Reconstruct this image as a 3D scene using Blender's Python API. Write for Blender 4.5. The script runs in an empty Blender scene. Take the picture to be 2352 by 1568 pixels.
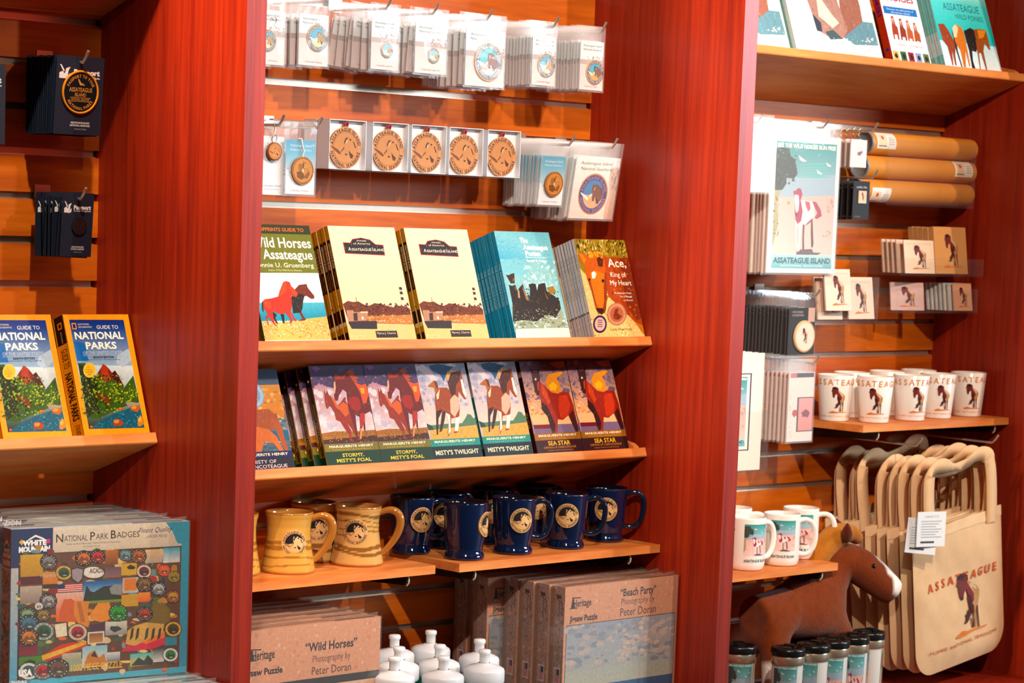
import bpy, math, random
from mathutils import Vector, Matrix
from mathutils.geometry import tessellate_polygon
S = bpy.context.scene
COL = S.collection
RND = random.Random(7)

# ------------------------------------------------------------------ camera
CAM = Vector((-2.5286, -3.7063, 1.5))
CR = Vector((0.72239925, -0.69052393, 0.03627692))
CU = Vector((0.04887322, 0.10332033, 0.99344669))
CF = Vector((0.68974686, 0.71589218, -0.10838666))
FPX, PX, PY = 5699.4, 1176.0, 1107.3
cd = bpy.data.cameras.new('camera')
co = bpy.data.objects.new('camera', cd); COL.objects.link(co)
co.matrix_world = Matrix(((CR.x, CU.x, -CF.x, CAM.x), (CR.y, CU.y, -CF.y, CAM.y), (CR.z, CU.z, -CF.z, CAM.z), (0, 0, 0, 1)))
cd.sensor_fit = 'HORIZONTAL'; cd.sensor_width = 36.0
cd.lens = FPX / 2352 * 36.0
cd.shift_x = 0.0; cd.shift_y = (PY - 784.0) / 2352
cd.clip_start = 0.05
cd.dof.use_dof = True; cd.dof.focus_distance = 4.55; cd.dof.aperture_fstop = 9.0
S.camera = co

# ------------------------------------------------------------------ world, lights, exposure
S.view_settings.view_transform = 'Standard'
S.view_settings.look = 'None'
S.view_settings.gamma = 1.0
S.view_settings.exposure = 0.3
try: S.view_settings.use_curve_mapping = False
except Exception: pass
S.cycles.transparent_max_bounces = 48
S.cycles.max_bounces = 8
wd = bpy.data.worlds.new('world'); S.world = wd; wd.use_nodes = True
bg = wd.node_tree.nodes['Background']
bg.inputs[0].default_value = (0.75, 0.62, 0.60, 1); bg.inputs[1].default_value = 0.05

def aim(o, at):
    d = Vector(at) - o.location
    o.rotation_euler = d.to_track_quat('-Z', 'Y').to_euler()
def spot(name, loc, at, power, col=(1, .72, .42), size=0.03, ang=70, blend=.35):
    l = bpy.data.lights.new(name, 'SPOT'); l.energy = power; l.color = col
    l.shadow_soft_size = size; l.spot_size = math.radians(ang); l.spot_blend = blend
    o = bpy.data.objects.new(name, l); COL.objects.link(o); o.location = loc; aim(o, at); return o
def area(name, loc, at, power, sx, sy, col=(1, 1, 1)):
    l = bpy.data.lights.new(name, 'AREA'); l.energy = power; l.color = col
    l.shape = 'RECTANGLE'; l.size = sx; l.size_y = sy
    o = bpy.data.objects.new(name, l); COL.objects.link(o); o.location = loc; aim(o, at); return o
spot('track_or_fill_lamp', (-3.3, -.9, 3.2), (.5, -.4, 2.05), 1150, (1, .72, .42), .22, 28, 1.0)
spot('track_or_fill_lamp', (1.75, -3.0, 3.2), (.75, -.1, 1.5), 200, (1, .84, .72), .03, 40, .7)
spot('track_or_fill_lamp', (1.1, -3.1, 3.2), (.45, -.1, 1.4), 100, (1, .84, .72), .03, 34, .7)
spot('track_or_fill_lamp', (-1.0, -2.8, 3.1), (.85, -.2, 1.4), 290, (1, .84, .72), .03, 31, .5)
spot('track_or_fill_lamp', (3.3, -2.8, 3.2), (2.1, 0, 1.2), 170, (1, .82, .66), .03, 50, .6)
spot('track_or_fill_lamp', (.5, -3.0, 3.2), (2.0, 0, 1.35), 300, (1, .84, .70), .03, 32, .6)
spot('track_or_fill_lamp', (-.55, -1.05, 3.2), (-.2, -.2, 1.1), 170, (1, .82, .66), .03, 34, .6)
spot('track_or_fill_lamp', (-1.1, -3.0, 2.9), (-.2, -.3, .85), 270, (1, .84, .72), .03, 20, .8)  # fill spot added to brighten the badge puzzles; narrow, to spare the wall above
area('window', (6.8, -5.4, 2.75), (1.3, 0, 1.7), 300, 2.6, 1.2, (.70, .87, 1))


# ------------------------------------------------------------------ small helpers
P, D, TK = 1.234, 0.4158, 0.0412          # bay pitch, partition depth, partition thickness
GT, GS = 1.7319, 0.0762                   # top of groove 0, groove spacing
DECK = 0.43
TILT = math.radians(19.8)
def ray(u, v): return CF + CR * ((u - PX) / FPX) - CU * ((v - PY) / FPX)
def at_y(u, v, y):
    d = ray(u, v); return CAM + d * ((y - CAM.y) / d.y)
def at_z(u, v, z):
    d = ray(u, v); return CAM + d * ((z - CAM.z) / d.z)
_hx = {}
def hexc(s):
    if not isinstance(s, str): return s
    if s not in _hx:
        h = s.lstrip('#')
        if len(h) == 3: h = ''.join(c * 2 for c in h)
        r = []
        for i in (0, 2, 4):
            c = int(h[i:i + 2], 16) / 255
            r.append(c / 12.92 if c <= .04045 else ((c + .055) / 1.055) ** 2.4)
        _hx[s] = (r[0], r[1], r[2], 1.0)
    return _hx[s]
def mixc(a, b, t):
    a, b = hexc(a), hexc(b); return tuple(a[i] + (b[i] - a[i]) * t for i in range(3)) + (1.0,)

# ------------------------------------------------------------------ materials
def nmat(name):
    m = bpy.data.materials.new(name); m.use_nodes = True
    nt = m.node_tree; b = nt.nodes['Principled BSDF']; return m, nt, b
def N(nt, t, **kw):
    n = nt.nodes.new(t)
    for k, v in kw.items(): setattr(n, k, v)
    return n
def ink(name, rough=.5, spec=.5, metal=0.0, grain=.06, gscale=60, coat=0.0, bump=0.0, bscale=200, sheen=0.0, gam=1.0, sat=1.0):
    """printed / painted surface: colour from the 'ink' attribute, broken up a little by a noise texture"""
    m, nt, b = nmat(name)
    a = N(nt, 'ShaderNodeAttribute', attribute_name='ink')
    tc = N(nt, 'ShaderNodeTexCoord'); nz = N(nt, 'ShaderNodeTexNoise'); nz.inputs['Scale'].default_value = gscale; nz.inputs['Detail'].default_value = 3
    mr = N(nt, 'ShaderNodeMapRange'); mr.inputs[3].default_value = 1 - grain; mr.inputs[4].default_value = 1 + grain
    mx = N(nt, 'ShaderNodeVectorMath', operation='SCALE')
    L = nt.links.new
    L(tc.outputs['Object'], nz.inputs['Vector']); L(nz.outputs['Fac'], mr.inputs[0])
    gm = N(nt, 'ShaderNodeGamma'); gm.inputs[1].default_value = gam; hs = N(nt, 'ShaderNodeHueSaturation'); hs.inputs['Saturation'].default_value = sat
    L(a.outputs['Color'], gm.inputs[0]); L(gm.outputs[0], hs.inputs['Color']); L(hs.outputs[0], mx.inputs[0]); L(mr.outputs[0], mx.inputs['Scale']); L(mx.outputs[0], b.inputs['Base Color'])
    b.inputs['Roughness'].default_value = rough; b.inputs['Metallic'].default_value = metal
    b.inputs['Specular IOR Level'].default_value = spec
    b.inputs['Coat Weight'].default_value = coat; b.inputs['Coat Roughness'].default_value = .08
    if sheen: b.inputs['Sheen Weight'].default_value = sheen
    if bump:
        n2 = N(nt, 'ShaderNodeTexNoise'); n2.inputs['Scale'].default_value = bscale; n2.inputs['Detail'].default_value = 4
        bp = N(nt, 'ShaderNodeBump'); bp.inputs['Strength'].default_value = bump; bp.inputs['Distance'].default_value = .002
        L(tc.outputs['Object'], n2.inputs['Vector']); L(n2.outputs['Fac'], bp.inputs['Height']); L(bp.outputs[0], b.inputs['Normal'])
    return m
def wood(name, c1, c2, scale, rough=.35, coat=.0, spec=.5):
    """veneer: stretched noise streaks between two colours"""
    m, nt, b = nmat(name); L = nt.links.new
    tc = N(nt, 'ShaderNodeTexCoord'); mp = N(nt, 'ShaderNodeMapping'); mp.inputs['Scale'].default_value = scale
    n1 = N(nt, 'ShaderNodeTexNoise'); n1.inputs['Scale'].default_value = 1.0; n1.inputs['Detail'].default_value = 5; n1.inputs['Distortion'].default_value = .6
    n2 = N(nt, 'ShaderNodeTexNoise'); n2.inputs['Scale'].default_value = 7.0; n2.inputs['Detail'].default_value = 4
    ad = N(nt, 'ShaderNodeMath', operation='MULTIPLY_ADD'); ad.inputs[1].default_value = .35
    cr = N(nt, 'ShaderNodeValToRGB'); cr.color_ramp.elements[0].position = .45; cr.color_ramp.elements[1].position = .85
    cr.color_ramp.elements[0].color = hexc(c1); cr.color_ramp.elements[1].color = hexc(c2)
    L(tc.outputs['Object'], mp.inputs['Vector']); L(mp.outputs[0], n1.inputs['Vector']); L(mp.outputs[0], n2.inputs['Vector'])
    L(n2.outputs['Fac'], ad.inputs[0]); L(n1.outputs['Fac'], ad.inputs[2]); L(ad.outputs[0], cr.inputs[0]); L(cr.outputs[0], b.inputs['Base Color'])
    b.inputs['Roughness'].default_value = rough; b.inputs['Coat Weight'].default_value = coat; b.inputs['Coat Roughness'].default_value = .15
    b.inputs['Specular IOR Level'].default_value = spec
    return m
def film(name, haze=.12, tint=(1, 1, 1), rough=.06, gloss=1.0, wrinkle=.5):
    """clear plastic: mostly transparent, a little milky, shiny with crinkles"""
    m, nt, b = nmat(name); L = nt.links.new; nt.nodes.remove(b); out = nt.nodes['Material Output']
    tr = N(nt, 'ShaderNodeBsdfTransparent'); tr.inputs[0].default_value = (*tint, 1)
    df = N(nt, 'ShaderNodeBsdfDiffuse'); df.inputs[0].default_value = (.85, .87, .88, 1)
    gl = N(nt, 'ShaderNodeBsdfGlossy'); gl.inputs['Roughness'].default_value = rough
    fr = N(nt, 'ShaderNodeLayerWeight'); pw = N(nt, 'ShaderNodeMath', operation='POWER'); pw.inputs[1].default_value = 4.0
    fm = N(nt, 'ShaderNodeMath', operation='MULTIPLY_ADD'); fm.inputs[1].default_value = .6 * gloss; fm.inputs[2].default_value = .045 * gloss; fm.use_clamp = True
    tc = N(nt, 'ShaderNodeTexCoord'); nz = N(nt, 'ShaderNodeTexNoise'); nz.inputs['Scale'].default_value = 35; nz.inputs['Detail'].default_value = 2
    bp = N(nt, 'ShaderNodeBump'); bp.inputs['Strength'].default_value = wrinkle; bp.inputs['Distance'].default_value = .0022
    m1 = N(nt, 'ShaderNodeMixShader'); m1.inputs[0].default_value = haze
    m2 = N(nt, 'ShaderNodeMixShader')
    L(tc.outputs['Object'], nz.inputs['Vector']); L(nz.outputs['Fac'], bp.inputs['Height']); L(bp.outputs[0], gl.inputs['Normal']); L(bp.outputs[0], fr.inputs['Normal'])
    L(fr.outputs['Facing'], pw.inputs[0]); L(pw.outputs[0], fm.inputs[0]); L(fm.outputs[0], m2.inputs[0])
    L(tr.outputs[0], m1.inputs[1]); L(df.outputs[0], m1.inputs[2]); L(m1.outputs[0], m2.inputs[1]); L(gl.outputs[0], m2.inputs[2]); L(m2.outputs[0], out.inputs['Surface'])
    return m
M_PAPER = ink('matte card', .6, .35, grain=.05, gscale=120)
M_GLOSS = ink('coated print', .5, .22, grain=.18, gscale=130, gam=1.35, sat=1.15)
M_SPECK = ink('speckled print', .4, .45, grain=.28, gscale=160, gam=1.1, sat=1.15)
M_PLAST = ink('moulded plastic', .35, .5, grain=.03)
M_GLAZE = ink('glaze', .07, .5, grain=.10, gscale=22, coat=.6)
M_CHINA = ink('white china', .18, .5, grain=.02, coat=.3)
M_METAL = ink('metal', .28, .5, metal=.75, grain=.05)
M_ENAM = ink('enamel', .4, .4, grain=.05)
M_CANV = ink('canvas', .85, .2, grain=.10, gscale=40, bump=.35, bscale=900)
M_PLUSH = ink('plush', .95, .1, grain=.30, gscale=55, bump=1.0, bscale=260, sheen=.15)
M_WOODINK = ink('engraved wood', .55, .3, grain=.10, gscale=30)
M_KRAFT = ink('kraft board', .6, .25, grain=.08, gscale=70)
M_BLACK = ink('black plastic', .25, .5, grain=.05)
M_FILM = film('clear bag', .12, wrinkle=.6, rough=.08, gloss=.24)
M_FILM2 = film('thin clear bag', .03, wrinkle=.8, rough=.08, gloss=.8)
M_WRAP = film('shrink wrap', .05, wrinkle=.6, gloss=1.2)
M_ACRYL = film('clear acrylic', .012, (.98, .985, .98), .03, .6, .02)
def glassy(name, col, rough=.05):
    m, nt, b = nmat(name); b.inputs['Base Color'].default_value = hexc(col); b.inputs['Roughness'].default_value = rough
    b.inputs['Transmission Weight'].default_value = .55; b.inputs['IOR'].default_value = 1.4
    nz = N(nt, 'ShaderNodeTexNoise'); nz.inputs['Scale'].default_value = 30
    bp = N(nt, 'ShaderNodeBump'); bp.inputs['Strength'].default_value = .1; nt.links.new(nz.outputs['Fac'], bp.inputs['Height']); nt.links.new(bp.outputs[0], b.inputs['Normal'])
    return m
M_BOTTLE = glassy('green bottle', '#0a8f7c')
M_CHERRY = wood('cherry laminate', '#76160a', '#a02a0e', (80, 80, 2.2), .36, .0, .4)
M_SLAT = wood('slatwall veneer', '#a03e02', '#d86c0a', (1.6, 8, 18), .5, .0, .3)
M_BOARD = wood('shelf veneer', '#c8601c', '#e8954c', (2.0, 14, 14), .45, .0, .3)

# ------------------------------------------------------------------ mesh builder
class MB:
    def __init__(s): s.v = []; s.c = []; s.f = []; s.mi = []; s.sm = []
    def add(s, vs, fs, col, mi=0, smooth=False):
        o = len(s.v); s.v += [tuple(v) for v in vs]
        if isinstance(col, list): s.c += [hexc(c) for c in col]
        else: s.c += [hexc(col)] * len(vs)
        for f in fs: s.f.append(tuple(i + o for i in f)); s.mi.append(mi); s.sm.append(smooth)
        return s
    def box(s, x0, x1, y0, y1, z0, z1, col, mi=0, M=None):
        vs = [Vector(p) for p in ((x0, y0, z0), (x1, y0, z0), (x1, y1, z0), (x0, y1, z0), (x0, y0, z1), (x1, y0, z1), (x1, y1, z1), (x0, y1, z1))]
        if M: vs = [M @ v for v in vs]
        return s.add(vs, [(0, 1, 5, 4), (1, 2, 6, 5), (2, 3, 7, 6), (3, 0, 4, 7), (4, 5, 6, 7), (3, 2, 1, 0)], col, mi)
    def tube(s, pts, r, col, n=8, mi=0, M=None):
        pts = [Vector(p) for p in pts]; rs = r if isinstance(r, list) else [r] * len(pts)
        vs, fs = [], []; up = None
        for i, p in enumerate(pts):
            t = (pts[min(i + 1, len(pts) - 1)] - pts[max(i - 1, 0)]).normalized()
            if up is None:
                a = Vector((0, 0, 1)) if abs(t.z) < .9 else Vector((1, 0, 0)); up = (a - t * a.dot(t)).normalized()
            else: up = (up - t * up.dot(t)).normalized()
            w = t.cross(up)
            for k in range(n):
                a = 2 * math.pi * k / n; vs.append(p + (up * math.cos(a) + w * math.sin(a)) * rs[i])
        for i in range(len(pts) - 1):
            for k in range(n):
                k2 = (k + 1) % n; fs.append((i * n + k, i * n + k2, (i + 1) * n + k2, (i + 1) * n + k))
        if M: vs = [M @ v for v in vs]
        s.add(vs, fs, col, mi, True)
        e = len(pts) - 1
        s.add(vs[:n], [tuple(range(n - 1, -1, -1))], col, mi); s.add(vs[e * n:], [tuple(range(n))], col, mi)
        return s
    def lathe(s, prof, col, n=32, mi=0, c=(0, 0, 0), M=None, cols=None, smooth=True):
        vs, fs, cc = [], [], []
        for i, (r, z) in enumerate(prof):
            for k in range(n):
                a = 2 * math.pi * k / n; vs.append(Vector((c[0] + r * math.cos(a), c[1] + r * math.sin(a), c[2] + z)))
                cc.append(cols[i] if cols else col)
        for i in range(len(prof) - 1):
            for k in range(n):
                k2 = (k + 1) % n; fs.append((i * n + k, i * n + k2, (i + 1) * n + k2, (i + 1) * n + k))
        if M: vs = [M @ v for v in vs]
        s.add(vs, fs, [hexc(x) for x in cc], mi, smooth)
        return s
    def extr(s, pts, y0, y1, col, mi=0, M=None, side=None):
        """prism from an outline in the x-z plane between y0 (front) and y1"""
        n = len(pts)
        f = [Vector((x, y0, z)) for x, z in pts]; b = [Vector((x, y1, z)) for x, z in pts]
        if M: f = [M @ v for v in f]; b = [M @ v for v in b]
        s.add(f, [tuple(range(n))], col, mi); s.add(b, [tuple(range(n - 1, -1, -1))], side or col, mi)
        s.add(f + b, [(i, (i + 1) % n, n + (i + 1) % n, n + i) for i in range(n)], side or col, mi); return s
    def art(s, art, fn, mi=0, slices=0, eps=.00012):
        eps = min(eps, .0006 / (1 + max([p[2] for p in art.polys] or [0])))
        for pts, cols, lay in art.polys:
            if slices:
                tri = tessellate_polygon([[Vector((p[0], p[1], 0)) for p in pts]])
                for t in tri:
                    tv = [(pts[i][0], pts[i][1], cols[i]) for i in t]
                    x0 = min(p[0] for p in tv); x1 = max(p[0] for p in tv)
                    for k in range(int(x0 * slices), int(x1 * slices) + 1):
                        q = _clip(_clip(tv, k / slices, 1), (k + 1) / slices, -1)
                        if len(q) > 2: s.add([fn(p[0] * art.w, (1 - p[1]) * art.h, (lay + 1) * eps) for p in q], [tuple(range(len(q)))], [p[2] for p in q], mi)
            else:
                s.add([fn(p[0] * art.w, (1 - p[1]) * art.h, (lay + 1) * eps) for p in pts], [tuple(range(len(pts)))], list(cols), mi)
        return s
    def build(s, name, mats, parent=None, M=None):
        me = bpy.data.meshes.new(name)
        vs = [M @ Vector(v) for v in s.v] if M else s.v
        me.from_pydata(vs, [], s.f)
        at = me.color_attributes.new('ink', 'FLOAT_COLOR', 'POINT')
        at.data.foreach_set('color', [x for c in s.c for x in c])
        me.polygons.foreach_set('material_index', s.mi); me.polygons.foreach_set('use_smooth', s.sm)
        for m in (mats if isinstance(mats, (list, tuple)) else [mats]): me.materials.append(m)
        me.update()
        o = bpy.data.objects.new(name, me); COL.objects.link(o)
        if parent: o.parent = parent
        return o
def _clip(poly, x, sgn):
    out = []
    for i, a in enumerate(poly):
        b = poly[(i + 1) % len(poly)]; da, db = (a[0] - x) * sgn, (b[0] - x) * sgn
        if da >= 0: out.append(a)
        if (da < 0) != (db < 0):
            t = da / (da - db); out.append((a[0] + (b[0] - a[0]) * t, a[1] + (b[1] - a[1]) * t, mixc(a[2], b[2], t)))
    return out

# ------------------------------------------------------------------ things, parts, labels
def tag(o, label, cat, group=None, kind=None):
    if label: o['label'] = label
    if cat: o['category'] = cat
    if group: o['group'] = group
    if kind: o['kind'] = kind
    return o
def thing(name, label, cat, loc=(0, 0, 0), rot=(0, 0, 0), group=None):
    o = bpy.data.objects.new(name, None); COL.objects.link(o); o.empty_display_size = .02
    o.location = loc; o.rotation_euler = rot
    return tag(o, label, cat, group)
def dup(root, loc=None, rot=None, label=None, group=None):
    """a copy of a thing with copies of its parts and sub-parts"""
    r = root.copy(); COL.objects.link(r)
    if loc is not None: r.location = loc
    if rot is not None: r.rotation_euler = rot
    if label: r['label'] = label
    if group: r['group'] = group
    for ch in list(root.children):
        c = ch.copy(); COL.objects.link(c); c.parent = r
        for g in list(ch.children):
            d = g.copy(); COL.objects.link(d); d.parent = c
    return r

# ------------------------------------------------------------------ lettering
_tx = {}
def glyphs(sx, bold=0.0):
    """filled outline of a line of letters: verts scaled to a cap height of 1, faces, width"""
    k = (sx, bold)
    if k not in _tx:
        c = bpy.data.curves.new('lettering', 'FONT'); c.body = sx; c.size = 1.0; c.resolution_u = 2; c.offset = bold
        o = bpy.data.objects.new('lettering', c); me = bpy.data.meshes.new_from_object(o)
        vs = [(v.co.x / .69, v.co.y / .69) for v in me.vertices]; fs = [tuple(p.vertices) for p in me.polygons]
        bpy.data.meshes.remove(me); bpy.data.objects.remove(o); bpy.data.curves.remove(c)
        x0 = min([v[0] for v in vs] or [0]); x1 = max([v[0] for v in vs] or [0])
        _tx[k] = ([(v[0] - x0, v[1]) for v in vs], fs, x1 - x0)
    return _tx[k]

# ------------------------------------------------------------------ printed artwork
def homog(q):
    (x0, y0), (x1, y1), (x2, y2), (x3, y3) = q   # TL TR BR BL -> unit square
    dx1, dx2, dx3 = x1 - x2, x3 - x2, x0 - x1 + x2 - x3
    dy1, dy2, dy3 = y1 - y2, y3 - y2, y0 - y1 + y2 - y3
    de = dx1 * dy2 - dx2 * dy1; g = (dx3 * dy2 - dx2 * dy3) / de; h = (dx1 * dy3 - dx3 * dy1) / de
    m = Matrix(((x1 - x0 + g * x1, x3 - x0 + h * x3, x0), (y1 - y0 + g * y1, y3 - y0 + h * y3, y0), (g, h, 1)))
    return m.inverted()
def inside(p, pts):
    c = False
    for (x0, y0), (x1, y1) in zip(pts, pts[1:] + pts[:1]):
        if (y0 > p[1]) != (y1 > p[1]) and p[0] < (x1 - x0) * (p[1] - y0) / (y1 - y0) + x0: c = not c
    return c
class Art:
    """a printed face, w x h metres; coordinates run 0..1 from the top left, or in any four-cornered frame set with q()"""
    def __init__(s, w, h, base=None):
        s.w, s.h = w, h; s.polys = []; s.lay = 0; s.H = None; s.tex = 0
        if base: s.rect(0, 0, 1, 1, base)
    def q(s, *pts, box=(0, 0, 1, 1)): s.H = homog(pts) if pts else None; s.B = box; return s
    def m(s, p):
        if s.H is None: return p
        v = s.H @ Vector((p[0], p[1], 1)); b = s.B
        return (b[0] + (b[2] - b[0]) * v.x / v.z, b[1] + (b[3] - b[1]) * v.y / v.z)
    def poly(s, pts, col, up=1, clip=True):
        pts = [s.m(p) for p in pts]
        if clip: pts = [(min(1, max(0, x)), min(1, max(0, y))) for x, y in pts]
        cols = [hexc(c) for c in col] if isinstance(col, list) else [hexc(col)] * len(pts)
        s.polys.append((pts, cols, s.lay)); s.lay += up * .25
        if s.tex and len(pts) > 4: s.fur(pts, cols[0])
        return s
    def fur(s, pts, c):
        """short strokes a little lighter and darker than the shape they fill, as in a painting or photograph"""
        k = s.w / s.h; ar = abs(sum(a[0] * b[1] - b[0] * a[1] for a, b in zip(pts, pts[1:] + pts[:1]))) / 2
        if ar < .0015: return
        x0, x1, y0, y1 = min(p[0] for p in pts), max(p[0] for p in pts), min(p[1] for p in pts), max(p[1] for p in pts)
        r = random.Random(int(ar * 1e7)); n = int(s.tex * ar)
        for i in range(n):
            x, y = r.uniform(x0, x1), r.uniform(y0, y1); a = r.uniform(.008, .022); t = r.uniform(.9, 1.9); dx, dy = a * math.cos(t), a * math.sin(t) * k; wx, wy = -dy / k * .22, dx * k * .22
            q = [(x - dx, y - dy), (x + wx, y + wy), (x + dx, y + dy), (x - wx, y - wy)]
            if all(inside(p, pts) for p in q): s.polys.append((q, [mixc(c, '#fff0d0' if r.random() < .45 else '#100804', r.uniform(.06, .3))] * 4, s.lay)); s.lay += .01
        s.lay += .15
    def line(s, pts, wd, col):
        """a stroke of the given width (as a fraction of the face's width)"""
        pts = [s.m(p) for p in pts]; H = s.H; s.H = None; k = s.w / s.h; L, R = [], []
        for i, p in enumerate(pts):
            a, b = pts[max(i - 1, 0)], pts[min(i + 1, len(pts) - 1)]
            dx, dy = b[0] - a[0], (b[1] - a[1]) / k; l = math.hypot(dx, dy) or 1
            w = wd[i] if isinstance(wd, list) else wd
            L.append((p[0] - dy / l * w / 2, p[1] + dx / l * w / 2 * k)); R.append((p[0] + dy / l * w / 2, p[1] - dx / l * w / 2 * k))
        s.poly(L + R[::-1], col); s.H = H; return s
    def rect(s, x0, y0, x1, y1, c, c2=None):
        return s.poly([(x0, y0), (x1, y0), (x1, y1), (x0, y1)], [c, c, c2, c2] if c2 else c)
    def ell(s, cx, cy, rx, ry, col, n=24, rot=0):
        k, s.tex = s.tex, 0; s.poly([(cx + rx * math.cos(t + rot), cy + ry * math.sin(t + rot)) for t in (2 * math.pi * i / n for i in range(n))], col); s.tex = k; return s
    def circ(s, cx, cy, r, col, n=28):
        """true circle: centre in the unit frame, radius as a fraction of the width"""
        return s.ell(cx, cy, r, r * s.w / s.h, col, n)
    def blot(s, cx, cy, rx, ry, col, seed=0, n=11, rough=.35):
        r = random.Random(seed * 7 + 3)
        tx, s.tex = s.tex, 0; s.poly([(cx + rx * k * math.cos(t), cy + ry * k * math.sin(t)) for t, k in ((2 * math.pi * i / n, 1 - rough * r.random()) for i in range(n))], col); s.tex = tx; return s
    def speck(s, n, x0, y0, x1, y1, cols, size, seed=1, asp=1.0):
        r = random.Random(seed)
        for i in range(int(n * 2.2)):
            a = size * .55 * (.35 + r.random()); s.blot(x0 + (x1 - x0) * r.random(), y0 + (y1 - y0) * r.random(), a, a * asp, r.choice(cols), r.randrange(9999), 6, .5)
            s.lay -= .24
        s.lay += .25; return s
    def text(s, t, cx, cy, h, col, w=None, bold=0.0, al=0, rot=0, shear=0, sp=None):
        """one line; h = cap height as a fraction of the face's height, w = width to fill as a fraction of its width; rot in degrees clockwise"""
        if sp: t = sp.join(t)
        vs, fs, tw = glyphs(t, bold); hm = h * s.h
        sx = hm if w is None else (w * (s.h if abs(rot) == 90 else s.w)) / max(tw, 1e-6)
        ox = {0: -tw / 2, -1: 0, 1: -tw}[al]; a = math.radians(rot); ca, sa = math.cos(a), math.sin(a)
        cxm, cym = s.m((cx, cy)); out = []
        for x, y in vs:
            X = (x + ox) * sx + y * shear * hm; Y = (y - .5) * hm
            out.append((cxm + (X * ca + Y * sa) / s.w, cym - (Y * ca - X * sa) / s.h))
        c = hexc(col)
        for f in fs: s.polys.append(([out[i] for i in f], [c] * len(f), s.lay))
        s.lay += .25; return s
    def arc(s, t, cx, cy, r, h, col, a0, a1, inside=False, bold=.02):
        """letters round a circle: r and h as fractions of the width, from angle a0 to a1 (degrees, 0 = top, clockwise)"""
        n = len(t); wd = [max(glyphs(ch, bold)[2], .25) + .22 if ch != ' ' else .5 for ch in t]; tot = sum(wd); acc = 0; c = hexc(col); rm, hm = r * s.w, h * s.w
        for ch, wv in zip(t, wd):
            fr = (acc + wv / 2) / tot; acc += wv
            if ch == ' ': continue
            a = math.radians(a0 + (a1 - a0) * fr); vs, fs, tw = glyphs(ch, bold)
            kx = hm * min(1.25, abs(math.radians(a1 - a0)) * rm / (tot * hm)); out = []
            for x, y in vs:
                X, Y = (x - tw / 2) * kx, (y - .5) * hm
                if inside: rx, ry = math.sin(a) * rm, math.cos(a) * rm; px, py = rx - X * math.cos(a) - Y * math.sin(a), ry + X * math.sin(a) - Y * math.cos(a)
                else: px, py = math.sin(a) * (rm + Y) + X * math.cos(a), math.cos(a) * (rm + Y) - X * math.sin(a)
                out.append((cx + px / s.w, cy - py / s.h))
            for f in fs: s.polys.append(([out[i] for i in f], [c] * len(f), s.lay))
        s.lay += .25; return s
def flat(ox=0, oy=0, oz=0):
    """artwork on a plane facing -y with its lower left corner at (ox, oy, oz)"""
    return lambda x, z, d: (ox + x, oy - d, oz + z)
def side(ox=0, oy=0, oz=0):
    """artwork on a plane facing -x; its left edge is at the back"""
    return lambda x, z, d: (ox - d, oy - x, oz + z)
def wrap(r, a0=0.0, taper=0.0, h=1.0, z0=0.0, cx=0, cy=0):
    """artwork round a cylinder (or cone) about z; a0 = angle of the artwork's left edge, measured from -y towards +x"""
    def f(x, z, d):
        rr = (r + taper * (z0 + z) / h) + d; a = a0 + x / r
        return (cx + rr * math.sin(a), cy - rr * math.cos(a), z0 + z)
    return f

# ------------------------------------------------------------------ drawings shared by several goods
def logo_horse(a, x0, y0, x1, y1, sand=True, k=None):
    """standing pony with turned head, as printed on the tote bags, cups, cards and magnets"""
    a.q((60, 248), (960, 68), (960, 1388), (60, 1568), box=(x0, y0, x1, y1))
    if sand: a.poly([(100, 1450), (200, 1390), (300, 1330), (400, 1350), (600, 1320), (960, 1250), (900, 1290), (620, 1360), (400, 1420), (200, 1475), (110, 1475)], '#d8761f')
    a.poly([(450, 930), (490, 900), (540, 920), (530, 1050), (470, 1150), (420, 1190), (330, 1200), (390, 1130), (400, 1080), (380, 1020), (430, 1000)], '#4e2016')
    for p, c in (([(545, 880), (600, 870), (625, 1100), (630, 1290), (590, 1300), (600, 1100)], '#4a2214'), ([(530, 1100), (560, 1100), (600, 1300), (575, 1300)], '#6b4020'),
                 ([(610, 870), (690, 860), (660, 1000), (670, 1290), (625, 1290), (640, 1050)], '#b0743a'), ([(680, 850), (740, 840), (735, 1000), (750, 1290), (720, 1290), (700, 1050)], '#4e2817')):
        a.poly(p, c)
    a.poly([(450, 330), (520, 340), (620, 400), (700, 440), (780, 530), (785, 650), (740, 840), (690, 860), (640, 900), (570, 780), (630, 740), (640, 590), (500, 420)], '#b8844e')
    a.poly([(500, 360), (620, 400), (720, 480), (700, 570), (640, 590), (520, 430)], '#dcb48a')
    a.poly([(410, 380), (450, 330), (500, 420), (640, 590), (630, 740), (570, 780), (610, 900), (560, 1010), (490, 890), (440, 700), (450, 600), (420, 500)], '#7c1c14')
    a.poly([(420, 480), (480, 600), (540, 640), (600, 740), (560, 780), (610, 890), (560, 1000), (490, 890), (470, 700)], '#3a0c10')
    a.poly([(235, 240), (300, 190), (330, 200), (345, 180), (375, 160), (400, 190), (440, 190), (475, 230), (490, 310), (470, 340), (430, 380), (420, 480), (400, 520), (370, 550), (345, 610), (335, 690), (310, 720), (280, 700), (255, 650), (240, 560), (230, 430), (195, 430), (225, 350)], '#6e2012')
    a.poly([(235, 240), (300, 190), (345, 180), (375, 160), (400, 190), (390, 290), (340, 330), (300, 300), (240, 310)], '#300c0c')
    a.poly([(265, 650), (340, 650), (335, 690), (310, 720), (280, 700)], '#3c1812')
    a.q()
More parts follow.
